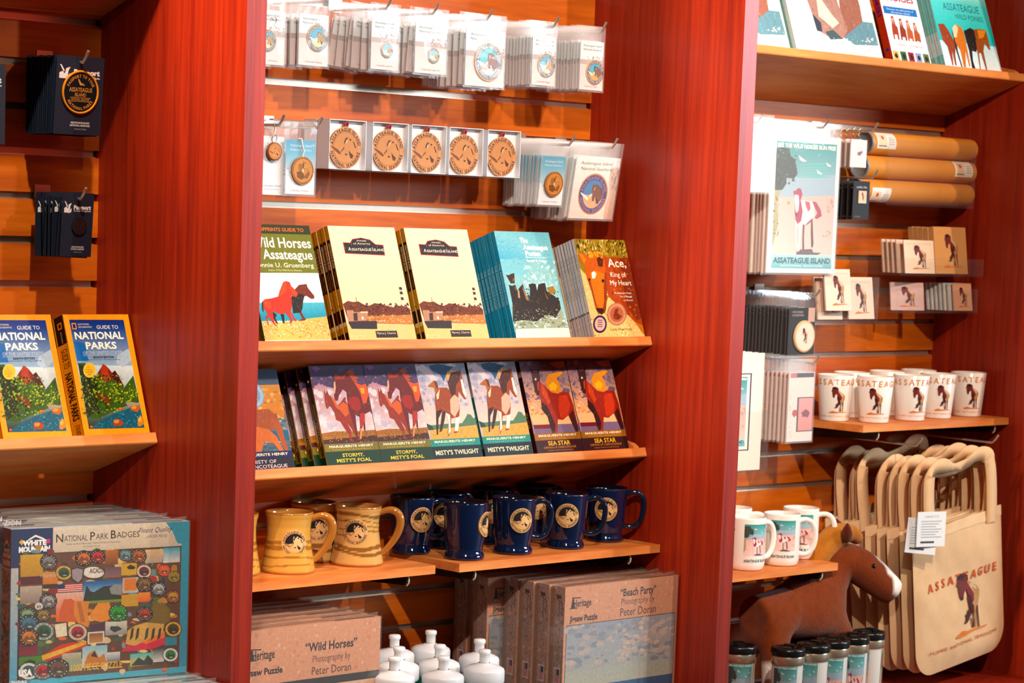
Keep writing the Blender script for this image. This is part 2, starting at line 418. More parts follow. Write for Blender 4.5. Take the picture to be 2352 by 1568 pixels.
def badge(a, cx, cy, r, rim='#e08a52', ring='#2a3f8c', txt='#c9a2a4', sky='#1496c8', sand='#efc2a0', horse='#8a4a22', dark='#3a1c10', wood='#f4efe8', letters=True, outline=None, border=None, bold=.02):
    """round park emblem: pony's head, driftwood and dune inside a lettered ring"""
    R = r
    if border: a.circ(cx, cy, R * 1.13, border, 40)
    if rim: a.circ(cx, cy, R * 1.08, rim, 40)
    a.circ(cx, cy, R, ring, 40)
    if outline: a.circ(cx, cy, R * .75, outline, 36)
    k = a.w / a.h
    a.circ(cx, cy, R * .73, sand, 36)
    a.poly([(cx + R * .73 * math.sin(t), cy - R * k * .73 * math.cos(t)) for t in (math.radians(-91 + 166 * i / 24) for i in range(25))] + [(cx + R * .3, cy), (cx - R * .15, cy), (cx - R * .45, cy + R * k * .06)], sky)
    a.q((10, 120), (1004, 270), (1104, 1490), (110, 1340), box=(cx - R, cy - R * k, cx + R, cy + R * k))
    a.poly([(90, 700), (130, 700), (330, 830), (420, 920), (430, 970), (380, 970), (250, 860), (150, 770)], wood)
    a.poly([(480, 800), (520, 770), (520, 830), (440, 920), (420, 900)], wood)
    a.poly([(485, 460), (530, 515), (610, 510), (645, 480), (670, 540), (750, 590), (870, 680), (915, 860), (910, 980), (830, 1080), (790, 1150), (740, 1110), (680, 960), (650, 890), (640, 1010), (600, 1030), (560, 1000), (540, 900), (530, 780), (490, 720), (480, 600)], horse)
    a.poly([(660, 880), (720, 960), (830, 1060), (790, 1150), (730, 1110), (690, 1000)], dark)
    a.poly([(530, 515), (610, 510), (560, 600), (510, 700), (490, 620)], dark)
    a.poly([(640, 560), (690, 560), (720, 600), (670, 620)], dark); a.poly([(760, 640), (800, 660), (890, 850), (850, 840)], dark)
    a.poly([(560, 975), (638, 985), (630, 1020), (600, 1030), (565, 1005)], dark)
    if dark != '#3a1c10' or True: a.poly([(545, 590), (600, 560), (585, 680), (535, 690)], mixc(horse, '#f0c890', .55))
    a.q()
    if letters:
        a.arc('ASSATEAGUE ISLAND', cx, cy, R * .865, R * .17, txt, -82, 82, bold=bold)
        a.arc('NATIONAL SEASHORE', cx, cy, R * .865, R * .17, txt, 258, 102, inside=True, bold=bold)
ENGRAVE = dict(rim=None, ring='#cf8c52', txt='#4a2412', sky='#c98446', sand='#cd894c', horse='#c98548', dark='#5a2c14', wood='#7a431f', outline='#8a5228')
MEDAL = dict(rim=None, ring='#d2a468', txt='#4e2c18', sky='#181014', sand='#d2a468', horse='#d8ac72', dark='#2a1a14', wood='#9a6c3c', outline='#4a2c18')
def script2(a, y, h, col, x=.5, w=.8):
    a.text('Assateague Island', x, y, h, col, w=w, shear=.35); a.text('National Seashore', x, y + h * 1.75, h, col, w=w * .98, shear=.35)

# ------------------------------------------------------------------ book covers
def art_parks():
    a = Art(.135, .226, '#f2a900'); a.tex = 1500
    a.q((-6, -13), (464, -6), (630, 874), (144, 896))
    a.poly([(40, 25), (432, 33), (497, 370), (95, 360)], ['#0d3d8f', '#0d3d8f', '#a9bccb', '#9fb6c8'])
    a.poly([(95, 360), (497, 370), (590, 838), (178, 848)], ['#c8d4da', '#d6dcda', '#3a5a2a', '#28401a'])
    a.poly([(390, 290), (470, 240), (490, 330), (430, 380), (380, 350)], '#b9c6d2'); a.poly([(70, 180), (150, 200), (180, 330), (95, 330)], '#5c86b8')
    a.poly([(235, 435), (270, 380), (285, 352), (315, 375), (335, 400), (350, 420), (372, 402), (395, 440), (440, 525), (330, 500), (250, 480)], '#8c3a28')
    a.poly([(268, 385), (285, 352), (315, 375), (335, 470), (300, 480), (270, 450)], '#b5523a'); a.poly([(350, 420), (372, 402), (440, 525), (370, 500)], '#5c2c2c')
    a.poly([(100, 345), (150, 345), (235, 450), (300, 500), (350, 470), (372, 480), (400, 510), (440, 530), (505, 440), (548, 640), (400, 690), (240, 770), (165, 760)], '#4c6a1c')
    a.poly([(105, 350), (160, 380), (240, 470), (250, 700), (165, 760), (140, 600)], '#2e3f16'); a.poly([(240, 560), (330, 610), (340, 660), (250, 620)], '#8a4a34')
    a.speck(150, 120, 430, 420, 740, ['#6d8f1e', '#93a92a', '#3c5417', '#22330f', '#a8b83a', '#7a6a20'], 17, 3)
    a.speck(60, 330, 500, 540, 640, ['#a9bd35', '#7f9a26', '#c2c64a', '#4a6a1c'], 15, 5)
    a.poly([(178, 848), (240, 800), (360, 730), (470, 690), (545, 650), (575, 760), (590, 838)], '#0f6f86')
    a.speck(50, 250, 700, 560, 840, ['#1c93a8', '#0b5268', '#9cc6c6', '#0a4456', '#2aa6a0'], 11, 8, .5)
    a.poly([(445, 640), (480, 640), (550, 650), (545, 670), (470, 680)], '#a9a08c')
    for x, y, rx, ry, c in ((392, 800, 45, 36, '#b06a50'), (520, 690, 42, 30, '#c07a4a'), (414, 692, 25, 12, '#c8723e'), (560, 790, 30, 50, '#c99a5c'), (195, 832, 14, 12, '#c8562c')):
        a.blot(x, y, rx, ry, c, int(x)); a.blot(x - rx * .2, y - ry * .25, rx * .55, ry * .5, mixc(c, '#ffe0b0', .35), int(y))
    a.ell(184, 400, 46, 56, '#ecd08a', 26); a.ell(184, 400, 40, 49, '#e6c478', 26)
    a.q()
    a.text('NATIONAL', .285, .083, .014, '#e8e4d8', w=.17); a.text('GEOGRAPHIC', .3, .106, .014, '#e8e4d8', w=.21)
    a.rect(.105, .072, .17, .125, '#f2a900'); a.rect(.118, .081, .157, .116, '#123c88')
    a.text('GUIDE TO', .64, .108, .03, '#f4f1ea', w=.33); a.text('NATIONAL', .49, .178, .058, '#fbf6ec', w=.74, bold=.03); a.text('PARKS', .495, .262, .056, '#fbf6ec', w=.47, bold=.03)
    a.text('OF THE UNITED STATES', .5, .323, .028, '#cfd9e4', w=.6); a.line([(.19, .345), (.8, .345)], .004, '#cfd9e4')
    a.text('EIGHTH EDITION', .5, .36, .016, '#3a4350', w=.31, bold=.02); a.text('Includes Grand View  Tips, Maps, and Photos', .5, .379, .008, '#4a5260', w=.5)
    for i, t in enumerate(('The', 'best-selling', 'national parks', 'guide')): a.text(t, .235, .445 + i * .018, .009, '#7a5a20')
    return a
def art_wild():
    a = Art(.154, .233, '#f3f1ec'); a.tex = 1500
    a.rect(0, 0, 1, .42, '#8a8a10'); a.rect(0, 0, 1, .08, '#474a1c')
    a.text('A HOOFPRINTS GUIDE TO', .47, .042, .03, '#f08a45', w=.86, bold=.02)
    a.text('Wild Horses', .52, .155, .085, '#fbf7ea', w=.9, bold=.02); a.text('of Assateague', .5, .258, .08, '#fbf7ea', w=.92, bold=.02)
    a.text('Bonnie U. Gruenberg', .5, .35, .038, '#f4f3d8', w=.9, bold=.01); a.text('Author of The Wild Horse Dilemma', .5, .395, .016, '#e4e4c0', w=.5)
    a.q((65, -5), (865, 0), (1040, 850), (55, 850), box=(.06, .42, 1, .97))
    a.poly([(-80, -5), (870, -5), (940, 350), (-80, 350)], '#eef0ee'); a.poly([(-80, 350), (940, 347), (1000, 600), (-80, 600)], ['#7cc0cc', '#7cc0cc', '#4f9fb4', '#4f9fb4'])
    a.poly([(-80, 600), (300, 620), (540, 590), (760, 560), (985, 540), (1060, 900), (-80, 900)], '#e9c48c')
    a.speck(130, -60, 590, 1020, 850, ['#f2ddc0', '#d8a850', '#f7e6d4', '#c99a3a', '#eec090', '#b8862a'], 26, 4, .8)
    for p, c in (([(535, 185), (600, 130), (650, 125), (700, 120), (715, 165), (800, 265), (795, 300), (750, 300), (690, 262), (660, 270), (640, 330), (620, 430), (600, 470), (640, 550), (665, 590), (600, 600), (530, 600), (610, 570), (570, 490), (480, 490), (470, 300)], '#8a4a3c'),
                 ([(480, 270), (560, 235), (640, 240), (660, 270), (630, 340), (620, 430), (590, 480), (560, 480), (480, 495)], '#33281f'), ([(295, 500), (345, 505), (335, 640), (310, 630)], '#2c241e'), ([(190, 470), (240, 510), (210, 560), (235, 640), (210, 640), (180, 550)], '#46281e'),
                 ([(60, 340), (110, 305), (200, 295), (300, 270), (350, 200), (390, 100), (430, 85), (480, 100), (490, 140), (560, 210), (570, 250), (545, 280), (510, 270), (480, 260), (470, 400), (450, 470), (500, 560), (525, 610), (490, 600), (440, 490), (430, 470), (465, 590), (430, 640), (410, 640), (430, 580), (370, 490), (290, 505), (190, 465), (180, 540), (190, 640), (220, 680), (190, 670), (140, 600), (130, 540), (85, 580), (100, 670), (80, 640), (70, 540), (110, 500), (60, 400)], '#cf4a34')):
        a.poly(p, c)
    a.poly([(300, 265), (330, 200), (390, 100), (430, 85), (440, 160), (400, 230), (340, 260)], '#e2684c'); a.poly([(120, 310), (180, 330), (180, 450), (100, 420), (75, 350)], '#de6a4e'); a.poly([(60, 340), (75, 350), (55, 480), (40, 440)], '#5a241a')
    a.poly([(440, 150), (490, 145), (560, 215), (565, 250), (540, 275), (500, 240)], '#d8705a')
    return a.q()
def art_images():
    a = Art(.165, .234, '#f6e4c8'); a.tex = 1500
    a.q((-50, 0), (440, 15), (575, 890), (55, 890))
    a.rect(-90, 0, 700, 600, '#f8e8cf', '#f7e2c4')
    a.poly([(20, 600), (60, 575), (100, 585), (140, 580), (180, 605), (220, 615), (265, 595), (320, 605), (400, 630), (470, 615), (530, 640), (560, 760), (300, 760), (60, 760)], '#8a5440')
    a.speck(70, 60, 600, 540, 690, ['#6b3a2e', '#a06a50', '#7c4a3a', '#5a3028'], 18, 2); a.poly([(200, 700), (540, 690), (555, 770), (210, 760)], '#cf9a72'); a.speck(50, 210, 690, 550, 750, ['#e0b48a', '#b88060', '#f0cca4'], 13, 6)
    a.poly([(40, 765), (565, 770), (590, 900), (50, 900)], '#f2d2a4'); a.speck(30, 60, 790, 570, 880, ['#e6bf8c', '#f8e0bc'], 22, 9, .2)
    a.poly([(50, 745), (272, 738), (272, 805), (75, 800)], '#4a3f42'); a.poly([(45, 650), (95, 650), (100, 665), (125, 665), (205, 660), (207, 672), (200, 735), (50, 740)], '#c8a088')
    a.poly([(95, 675), (125, 670), (125, 735), (95, 735)], '#5c4440'); a.rect(150, 662, 207, 672, '#f2dcc0'); a.ell(164, 714, 8, 14, '#f4e4cc', 14); a.line([(122, 545), (142, 660)], .005, '#8a6450')
    a.poly([(452, 470), (460, 450), (468, 470), (472, 490), (485, 585), (492, 612), (468, 612), (462, 500)], '#f0dcc4')
    for y in (470, 505, 550): a.poly([(454 + (y - 470) * .12, y), (474 + (y - 470) * .12, y), (479 + (y - 470) * .12, y + 22), (458 + (y - 470) * .12, y + 22)], '#5a3a38')
    sign = [(55, 124), (108, 128), (125, 100), (190, 90), (255, 105), (295, 140), (352, 145), (362, 225), (66, 208)]
    a.poly(sign, '#c0484a'); a.poly([(61, 129), (112, 132), (128, 105), (190, 95), (252, 109), (292, 145), (348, 150), (356, 219), (71, 203)], '#3c3338')
    a.q()
    a.text('IMAGES', .46, .128, .013, '#f0e4d4', w=.14); a.text('of America', .455, .152, .018, '#f0e4d4', w=.25); a.text('A', .26, .202, .03, '#f6ead8', bold=.01); a.text('SSATEAGUE', .435, .206, .022, '#f6ead8', w=.29, bold=.01); a.text('I', .6, .202, .03, '#f6ead8', bold=.01); a.text('SLAND', .7, .206, .022, '#f6ead8', w=.17, bold=.01)
    a.text('KITTY', .53, .838, .014, '#f0e4d4', bold=.02)
    a.rect(.4, .925, .72, .985, '#4a3836'); a.text('Myrna J. Cherrix', .56, .945, .018, '#f0e0cc', w=.28)
    return a
def art_ponies():
    a = Art(.152, .233, '#9ccfd6'); a.tex = 1500
    a.q((60, 28), (486, 42), (640, 865), (212, 870))
    a.poly([(60, 28), (486, 42), (520, 250), (100, 250)], ['#9fd0d8', '#8fc6d0', '#9fd4dc', '#7cc0d4'])
    a.speck(60, 70, 50, 500, 300, ['#7ebccb', '#b4dde2', '#8cc8d4', '#a8d8da'], 26, 3, .22)
    a.poly([(130, 350), (300, 400), (330, 300), (380, 260), (430, 320), (500, 340), (540, 400), (620, 760), (200, 760)], '#a7d0d2')
    a.speck(70, 290, 270, 540, 480, ['#c4e2e2', '#b4d8da', '#a4cfd2', '#d4ecea'], 26, 7)
    a.poly([(180, 620), (560, 600), (640, 865), (212, 870)], '#a9b4a0'); a.speck(90, 200, 700, 620, 840, ['#dfe6dc', '#8a8e70', '#b8b494', '#eef2ec', '#7f8a78'], 22, 11, .7)
    a.poly([(212, 800), (630, 790), (640, 865), (212, 870)], '#f0e6da')
    a.poly([(145, 372), (165, 375), (185, 365), (210, 360), (212, 440), (180, 440)], '#4c3428')
    body = [(165, 450), (190, 460), (215, 450), (230, 500), (250, 470), (275, 445), (290, 520), (325, 580), (330, 480), (318, 448), (350, 440), (375, 445), (385, 500), (395, 450), (425, 440), (450, 438), (460, 500), (520, 540), (560, 580), (568, 640), (530, 700), (440, 690), (380, 740), (280, 730), (190, 740), (190, 600)]
    a.poly(body, '#2c1c16'); a.speck(60, 195, 480, 550, 720, ['#3a261c', '#1e1210', '#4a3020'], 18, 12)
    a.poly([(460, 475), (510, 460), (535, 510), (490, 530)], '#a98a30'); a.poly([(232, 480), (245, 500), (250, 560), (235, 550)], '#c8a888'); a.poly([(265, 465), (290, 500), (318, 580), (300, 570)], '#b89070'); a.poly([(440, 500), (470, 560), (462, 570)], '#9a7050'); a.poly([(195, 400), (208, 400), (205, 430)], '#a08068'); a.poly([(205, 465), (225, 470), (212, 500)], '#806050')
    a.speck(40, 190, 640, 560, 760, ['#d8ccb0', '#b0a080', '#e6e0cc'], 7, 14)
    a.q()
    a.text('The', .5, .083, .045, '#f4fafa', w=.15, bold=.05); a.text('Assateague', .69, .147, .045, '#f4fafa', w=.46, bold=.05); a.text('Ponies', .62, .207, .045, '#f4fafa', w=.28, bold=.05)
    a.line([(.47, .245), (.88, .245)], .008, '#f4fafa'); a.text('Ronald R. Keiper', .67, .275, .024, '#f4fafa', w=.38, bold=.03)
    return a
def art_ace():
    a = Art(.15, .221, '#c8863c'); a.tex = 1500
    a.q((10, 42), (443, 24), (635, 858), (200, 874))
    a.poly([(10, 42), (443, 24), (480, 190), (70, 330)], '#a48a44'); a.speck(90, 20, 30, 470, 170, ['#8a7a38', '#c4ad66', '#5f5a2c', '#d8c896', '#3c3a20'], 14, 2, 2.4)
    for x in (50, 180, 250, 340): a.line([(x, 60), (x + 30, 160)], .008, '#d8cba0')
    a.poly([(60, 290), (150, 380), (200, 620), (230, 690), (320, 520), (420, 600), (560, 760), (640, 860), (200, 874), (100, 500)], '#e6cc9c'); a.speck(140, 90, 380, 600, 860, ['#f0dfb8', '#d4b078', '#f6ead0', '#c09a60', '#e6cfa0'], 13, 4)
    a.poly([(120, 170), (200, 150), (300, 185), (400, 180), (478, 175), (520, 330), (570, 560), (610, 760), (560, 740), (440, 640), (310, 520), (270, 330)], '#b5561c')
    a.poly([(400, 190), (478, 178), (600, 700), (560, 720), (470, 600)], '#94401a'); a.speck(50, 340, 200, 580, 700, ['#c06a28', '#9c4a1a', '#cf7a34'], 20, 7)
    a.poly([(48, 150), (90, 165), (130, 180), (170, 145), (215, 160), (270, 200), (285, 300), (278, 400), (300, 520), (292, 640), (250, 680), (205, 620), (170, 480), (125, 370), (110, 270), (70, 230)], '#c8702c')
    a.poly([(205, 200), (235, 160), (262, 200), (258, 270), (222, 265)], '#6b2f18'); a.poly([(55, 160), (90, 175), (118, 215), (100, 250)], '#dc9a58'); a.poly([(150, 330), (190, 300), (270, 330), (280, 450), (295, 600), (240, 640), (200, 560), (170, 430)], '#da8a44')
    a.poly([(165, 325), (185, 310), (205, 330), (195, 370), (170, 375)], '#fbf3e2'); a.ell(262, 390, 12, 15, '#3a1a10', 12); a.poly([(205, 625), (292, 625), (285, 660), (255, 682), (225, 660)], '#4a2a20')
    a.poly([(278, 330), (285, 300), (300, 520), (292, 640), (262, 670), (275, 560), (270, 430)], '#9c4c1a'); a.poly([(125, 370), (150, 380), (185, 500), (215, 620), (200, 610), (165, 480)], '#a85a24'); a.ell(148, 385, 8, 12, '#4a2210', 10); a.ell(222, 640, 9, 7, '#2a1410', 10); a.ell(268, 645, 9, 7, '#2a1410', 10)
    a.speck(30, 140, 145, 260, 190, ['#e6a860', '#f0bc7c'], 14, 9, 1.6)
    a.ell(385, 672, 84, 98, '#b98a72', 28); a.ell(385, 672, 76, 89, '#c9a08a', 28); a.ell(385, 672, 58, 68, '#b8806a', 26); a.poly([(355, 690), (370, 630), (400, 620), (390, 660), (430, 690), (400, 720), (365, 715)], '#8a4a36')
    a.ell(243, 762, 58, 76, '#4a2060', 26); a.ell(243, 762, 44, 58, '#dcc0b4', 26)
    for i in range(4): a.rect(222, 725 + i * 18, 264, 732 + i * 18, '#7a4a6a')
    a.q()
    a.text('Ace,', .74, .24, .085, '#fbf3e4', w=.36, bold=.01); a.text('King of', .72, .36, .05, '#fbf3e4', w=.3); a.text('My Heart', .74, .445, .05, '#fbf3e4', w=.42)
    for i, t in enumerate(('An Assateague Pony\'s', 'Tale of Strength', 'and Survival')): a.text(t, .9, .55 + i * .037, .018, '#fbf3e4', al=1, shear=.25)
    a.text('Lea Herrick', .56, .92, .03, '#8a6a40', w=.42)
    return a
def strap(a, c1, c2, c3, head, l1, l2=None, sub=None, y0=.805):
    a.tex = 0
    a.rect(0, y0, 1, y0 + .075, c1); a.rect(0, y0 + .075, 1, 1, c2)
    a.text('MARGUERITE HENRY', .5, y0 + .026, .023, '#f4ead0', w=.82, bold=.02); a.text('AUTHOR OF MISTY OF CHINCOTEAGUE', .5, y0 + .058, .01, c3, w=.72)
    for t, y, h, w in head: a.text(t, .5, y, h, l1, w=w, bold=.015)
    for t, y, h, w in sub or []: a.text(t, .5, y, h, l2, w=w)
def art_stormy():
    a = Art(.131, .203, '#9a90a6'); a.tex = 1500
    a.q((60, 105), (820, 85), (1055, 1460), (320, 1500))
    a.poly([(50, 100), (830, 80), (890, 420), (110, 430)], ['#5a4468', '#4c4560', '#c8a8ac', '#c09aa0']); a.poly([(110, 430), (890, 420), (1000, 1010), (235, 1060)], ['#c09aa0', '#cfc0c8', '#dcc8c4', '#d8c4c0'])
    a.speck(60, 60, 90, 880, 400, ['#52465e', '#604c6c', '#664f74', '#55486a'], 110, 3); a.poly([(100, 130), (180, 110), (230, 150), (160, 190)], '#9a6a98'); a.speck(40, 150, 450, 950, 1000, ['#c4b8c2', '#d6cacc', '#ccbcc6', '#dccfce'], 110, 5)
    a.poly([(235, 1060), (420, 1030), (700, 1030), (1000, 1005), (1030, 1170), (270, 1210)], '#a8752c'); a.poly([(255, 1150), (1020, 1080), (1030, 1170), (270, 1210)], '#5c3418'); a.speck(40, 260, 1040, 1010, 1180, ['#c48a34', '#7a4a1c', '#3c2412', '#d8a040'], 26, 6, .5)
    a.poly([(560, 550), (580, 560), (575, 610), (600, 640), (640, 700), (660, 850), (700, 1000), (720, 1070), (690, 1070), (640, 980), (590, 910), (650, 1020), (645, 1120), (690, 1175), (630, 1170), (620, 1080), (560, 1000), (500, 900), (440, 870), (420, 780), (370, 690), (350, 680), (320, 720), (300, 690), (285, 590), (275, 440), (300, 500), (318, 450), (345, 520), (400, 560), (460, 680), (520, 610)], '#a03c1c')
    a.poly([(360, 530), (420, 590), (470, 680), (540, 620), (600, 660), (620, 780), (570, 830), (500, 740), (440, 700)], '#cf7034')
    a.poly([(410, 210), (450, 240), (520, 200), (590, 190), (640, 240), (720, 330), (800, 380), (870, 360), (930, 640), (955, 800), (915, 750), (840, 790), (840, 900), (845, 1040), (820, 1000), (815, 900), (800, 980), (780, 1130), (800, 1165), (750, 1165), (770, 1000), (765, 830), (710, 800), (715, 900), (745, 1160), (720, 1160), (690, 980), (640, 800), (600, 600), (590, 480), (540, 440), (490, 520), (465, 605), (430, 600), (415, 540), (412, 350), (430, 300)], '#7c1410')
    a.poly([(700, 340), (800, 380), (870, 360), (900, 520), (860, 640), (820, 640), (780, 480)], '#e0662c'); a.poly([(780, 420), (840, 420), (840, 500), (800, 500)], '#f2b47c'); a.poly([(600, 600), (680, 540), (760, 560), (790, 700), (740, 760), (660, 720)], '#a8241a')
    a.poly([(412, 350), (432, 320), (440, 420), (428, 500), (415, 500)], '#e8b8a0'); a.poly([(430, 300), (410, 210), (520, 260), (600, 200), (560, 290), (470, 300)], '#a84020'); a.poly([(590, 190), (640, 150), (720, 210), (680, 230), (770, 280), (720, 300), (760, 350), (700, 340)], '#b4562c')
    a.poly([(770, 780), (830, 770), (840, 880), (800, 980), (770, 960)], '#b83a20'); a.poly([(775, 990), (800, 980), (785, 1130), (760, 1140)], '#e8a888')
    a.q()
    strap(a, '#8a7c14', '#0c4a30', '#cdbf80', [("STORMY,", .905, .034, .4), ("MISTY'S FOAL", .957, .034, .64)], '#ead27c', y0=.79)
    return a
def art_twilight():
    a = Art(.131, .203, '#c8bcc0'); a.tex = 1500
    a.q((60, 45), (475, 38), (615, 840), (180, 862))
    a.poly([(60, 45), (475, 38), (560, 540), (130, 560)], ['#9aa0b0', '#8c98a8', '#f2d8c8', '#eccfc4']); a.speck(60, 60, 50, 500, 420, ['#c4bec6', '#b0acb8', '#d4c8c8', '#a0a2b2'], 44, 3)
    a.poly([(180, 60), (260, 45), (385, 70), (330, 120), (300, 185), (270, 130), (200, 95)], '#1a5f86'); a.poly([(70, 70), (130, 50), (200, 100), (240, 180), (150, 140)], '#d8ccd0')
    a.poly([(150, 560), (300, 545), (440, 540), (470, 500), (490, 460), (520, 470), (540, 500), (560, 490), (585, 660), (180, 680)], '#6a8a72'); a.poly([(130, 540), (180, 560), (200, 600), (150, 600)], '#40584a'); a.poly([(160, 600), (580, 555), (600, 690), (170, 700)], '#dcb47c'); a.speck(40, 170, 580, 590, 690, ['#e6c48c', '#b89a6a', '#c8b070', '#9aa078'], 16, 6, .5)
    a.poly([(160, 230), (215, 180), (240, 190), (252, 250), (225, 285), (215, 240)], '#b8733c'); a.poly([(215, 180), (240, 190), (252, 245), (235, 250)], '#7a3c1c')
    a.poly([(222, 290), (260, 240), (320, 240), (345, 260), (325, 160), (335, 115), (385, 97), (430, 105), (440, 90), (455, 150), (470, 240), (490, 300), (485, 335), (468, 340), (420, 270), (418, 330), (425, 420), (415, 520), (402, 620), (365, 630), (375, 600), (400, 490), (350, 500), (340, 610), (320, 660), (312, 620), (325, 540), (305, 440), (290, 520), (265, 610), (240, 620), (285, 500), (275, 440), (240, 500), (230, 640), (218, 640), (225, 480), (218, 380)], '#a4562a')
    a.poly([(325, 160), (335, 115), (385, 97), (440, 130), (430, 180), (400, 220), (395, 290), (360, 310), (345, 260)], '#5c2c16'); a.poly([(318, 150), (330, 110), (385, 95), (420, 105), (360, 120), (335, 190)], '#d8b088')
    a.poly([(440, 175), (455, 170), (470, 240), (490, 300), (480, 330), (455, 280)], '#f4e2d8'); a.poly([(345, 340), (385, 300), (420, 330), (420, 420), (380, 490), (345, 450)], '#ecc0ae'); a.poly([(305, 450), (340, 470), (340, 610), (318, 640), (325, 540)], '#f0dcd0'); a.poly([(385, 500), (425, 480), (402, 610), (375, 610)], '#f4e4da')
    a.poly([(230, 300), (262, 250), (250, 330), (235, 340)], '#ecd0b4'); a.poly([(222, 440), (275, 420), (240, 500), (230, 640), (218, 640)], '#4a2418'); a.poly([(275, 440), (305, 440), (290, 520), (262, 610), (245, 610)], '#54301e')
    a.q()
    strap(a, '#12988c', '#12323e', '#8fd0c4', [("MISTY'S TWILIGHT", .93, .045, .86)], '#f6eccc', y0=.79)
    return a
def art_star():
    a = Art(.131, .203, '#a890a0'); a.tex = 1500
    a.q((12, 48), (432, 40), (582, 832), (165, 858))
    a.poly([(12, 48), (432, 40), (520, 500), (100, 520)], ['#6c5c74', '#5c546c', '#f0c8a0', '#eec0a0']); a.poly([(100, 520), (520, 500), (545, 590), (130, 605)], '#f2c8a4'); a.speck(60, 40, 60, 470, 420, ['#7c6c80', '#8c7888', '#74647c', '#9c848c'], 40, 3)
    a.poly([(290, 60), (420, 45), (432, 90), (380, 110), (330, 90)], '#c07a34'); a.poly([(250, 220), (280, 160), (400, 135), (410, 155), (350, 190), (390, 280), (380, 320), (320, 330), (260, 280)], '#d89a50'); a.blot(320, 270, 45, 45, '#f0c074', 3); a.speck(25, 100, 330, 240, 520, ['#e8a878', '#f4d0ac', '#c88a74'], 24, 6, .6)
    a.poly([(130, 605), (545, 590), (560, 670), (148, 690)], '#8c7a92'); a.poly([(130, 605), (300, 598), (290, 635), (138, 640)], '#8a2838')
    a.poly([(110, 100), (140, 140), (175, 140), (190, 100), (200, 180), (205, 230), (240, 260), (300, 320), (360, 330), (400, 310), (460, 320), (500, 430), (540, 640), (535, 668), (510, 660), (450, 520), (400, 560), (355, 555), (345, 680), (330, 690), (315, 590), (325, 680), (300, 680), (260, 530), (210, 470), (205, 380), (190, 350), (165, 340), (150, 300), (130, 190)], '#a8341c')
    a.poly([(110, 100), (140, 140), (175, 140), (190, 100), (200, 180), (195, 260), (190, 350), (165, 340), (150, 300), (130, 190)], '#4a1612'); a.poly([(205, 400), (260, 440), (330, 600), (320, 680), (300, 680), (260, 530), (210, 470)], '#48181a'); a.poly([(455, 520), (490, 470), (540, 640), (535, 668), (510, 660)], '#54201c')
    a.poly([(370, 350), (440, 340), (470, 430), (440, 530), (380, 550), (360, 450)], '#c84a24'); a.poly([(210, 240), (250, 290), (290, 400), (270, 430), (215, 330)], '#c8562c'); a.ell(160, 205, 8, 10, '#f0d8c4', 10); a.poly([(172, 240), (190, 220), (188, 300), (178, 310)], '#b8502c')
    a.q()
    strap(a, '#a8741c', '#4a1020', '#e0b478', [('SEA STAR', .895, .045, .48)], '#f0c24c', '#d89a50', [('ORPHAN OF CHINCOTEAGUE', .94, .022, .7), ('A SEQUEL TO MISTY OF CHINCOTEAGUE', .972, .011, .56)], y0=.785)
    return a
def art_misty():
    a = Art(.131, .2, '#b88a54'); a.tex = 1500
    a.rect(0, 0, 1, .16, '#31445c', '#5a6478'); a.rect(0, .16, 1, .45, '#c79a6a', '#d08a2c'); a.rect(0, .45, 1, .85, '#7a7c80', '#5a6a74')
    a.speck(50, 0, .2, 1, .5, ['#e0a850', '#b87a34', '#d8b48c', '#c89048'], .1, 3, .4); a.speck(40, .3, .5, 1, .82, ['#8c949a', '#46606c', '#1c6878', '#a8a49a'], .09, 4, .22); a.rect(.6, .62, 1, .72, '#126a80')
    a.poly([(.1, .5), (.4, .41), (.72, .4), (.86, .47), (.9, .6), (.92, .72), (.95, .84), (.9, .85), (.84, .74), (.78, .6), (.6, .62), (.5, .75), (.4, .83), (.2, .8)], '#a85c24')
    a.poly([(.72, .4), (.9, .36), (1, .44), (.97, .5), (.88, .46)], '#cf8a3c'); a.poly([(.2, .62), (.45, .57), (.66, .6), (.78, .68), (.85, .82), (.8, .84), (.7, .74), (.55, .72), (.45, .84), (.36, .84), (.4, .72), (.25, .74)], '#c87638'); a.poly([(.24, .55), (.36, .52), (.42, .62), (.36, .7), (.26, .68)], '#7a3a18')
    a.text('60TH ANNIVERSARY EDITION', .32, .075, .014, '#1c2838', w=.6)
    a.circ(.5, .255, .2, '#8aa0b0'); a.circ(.5, .255, .185, '#a9bcc8'); a.circ(.5, .255, .13, '#8ea6b6'); a.speck(20, .4, .2, .6, .31, ['#c8d8e0', '#7a93a4'], .03, 6)
    a.rect(0, .82, 1, .88, '#262a5c'); a.rect(0, .88, 1, 1, '#241430')
    a.text('MARGUERITE HENRY', .5, .85, .025, '#ecd8c0', w=.84, bold=.02); a.text('MISTY OF', .48, .92, .034, '#e8ccd0', w=.42); a.text('CHINCOTEAGUE', .5, .968, .034, '#e8ccd0', w=.74)
    return a
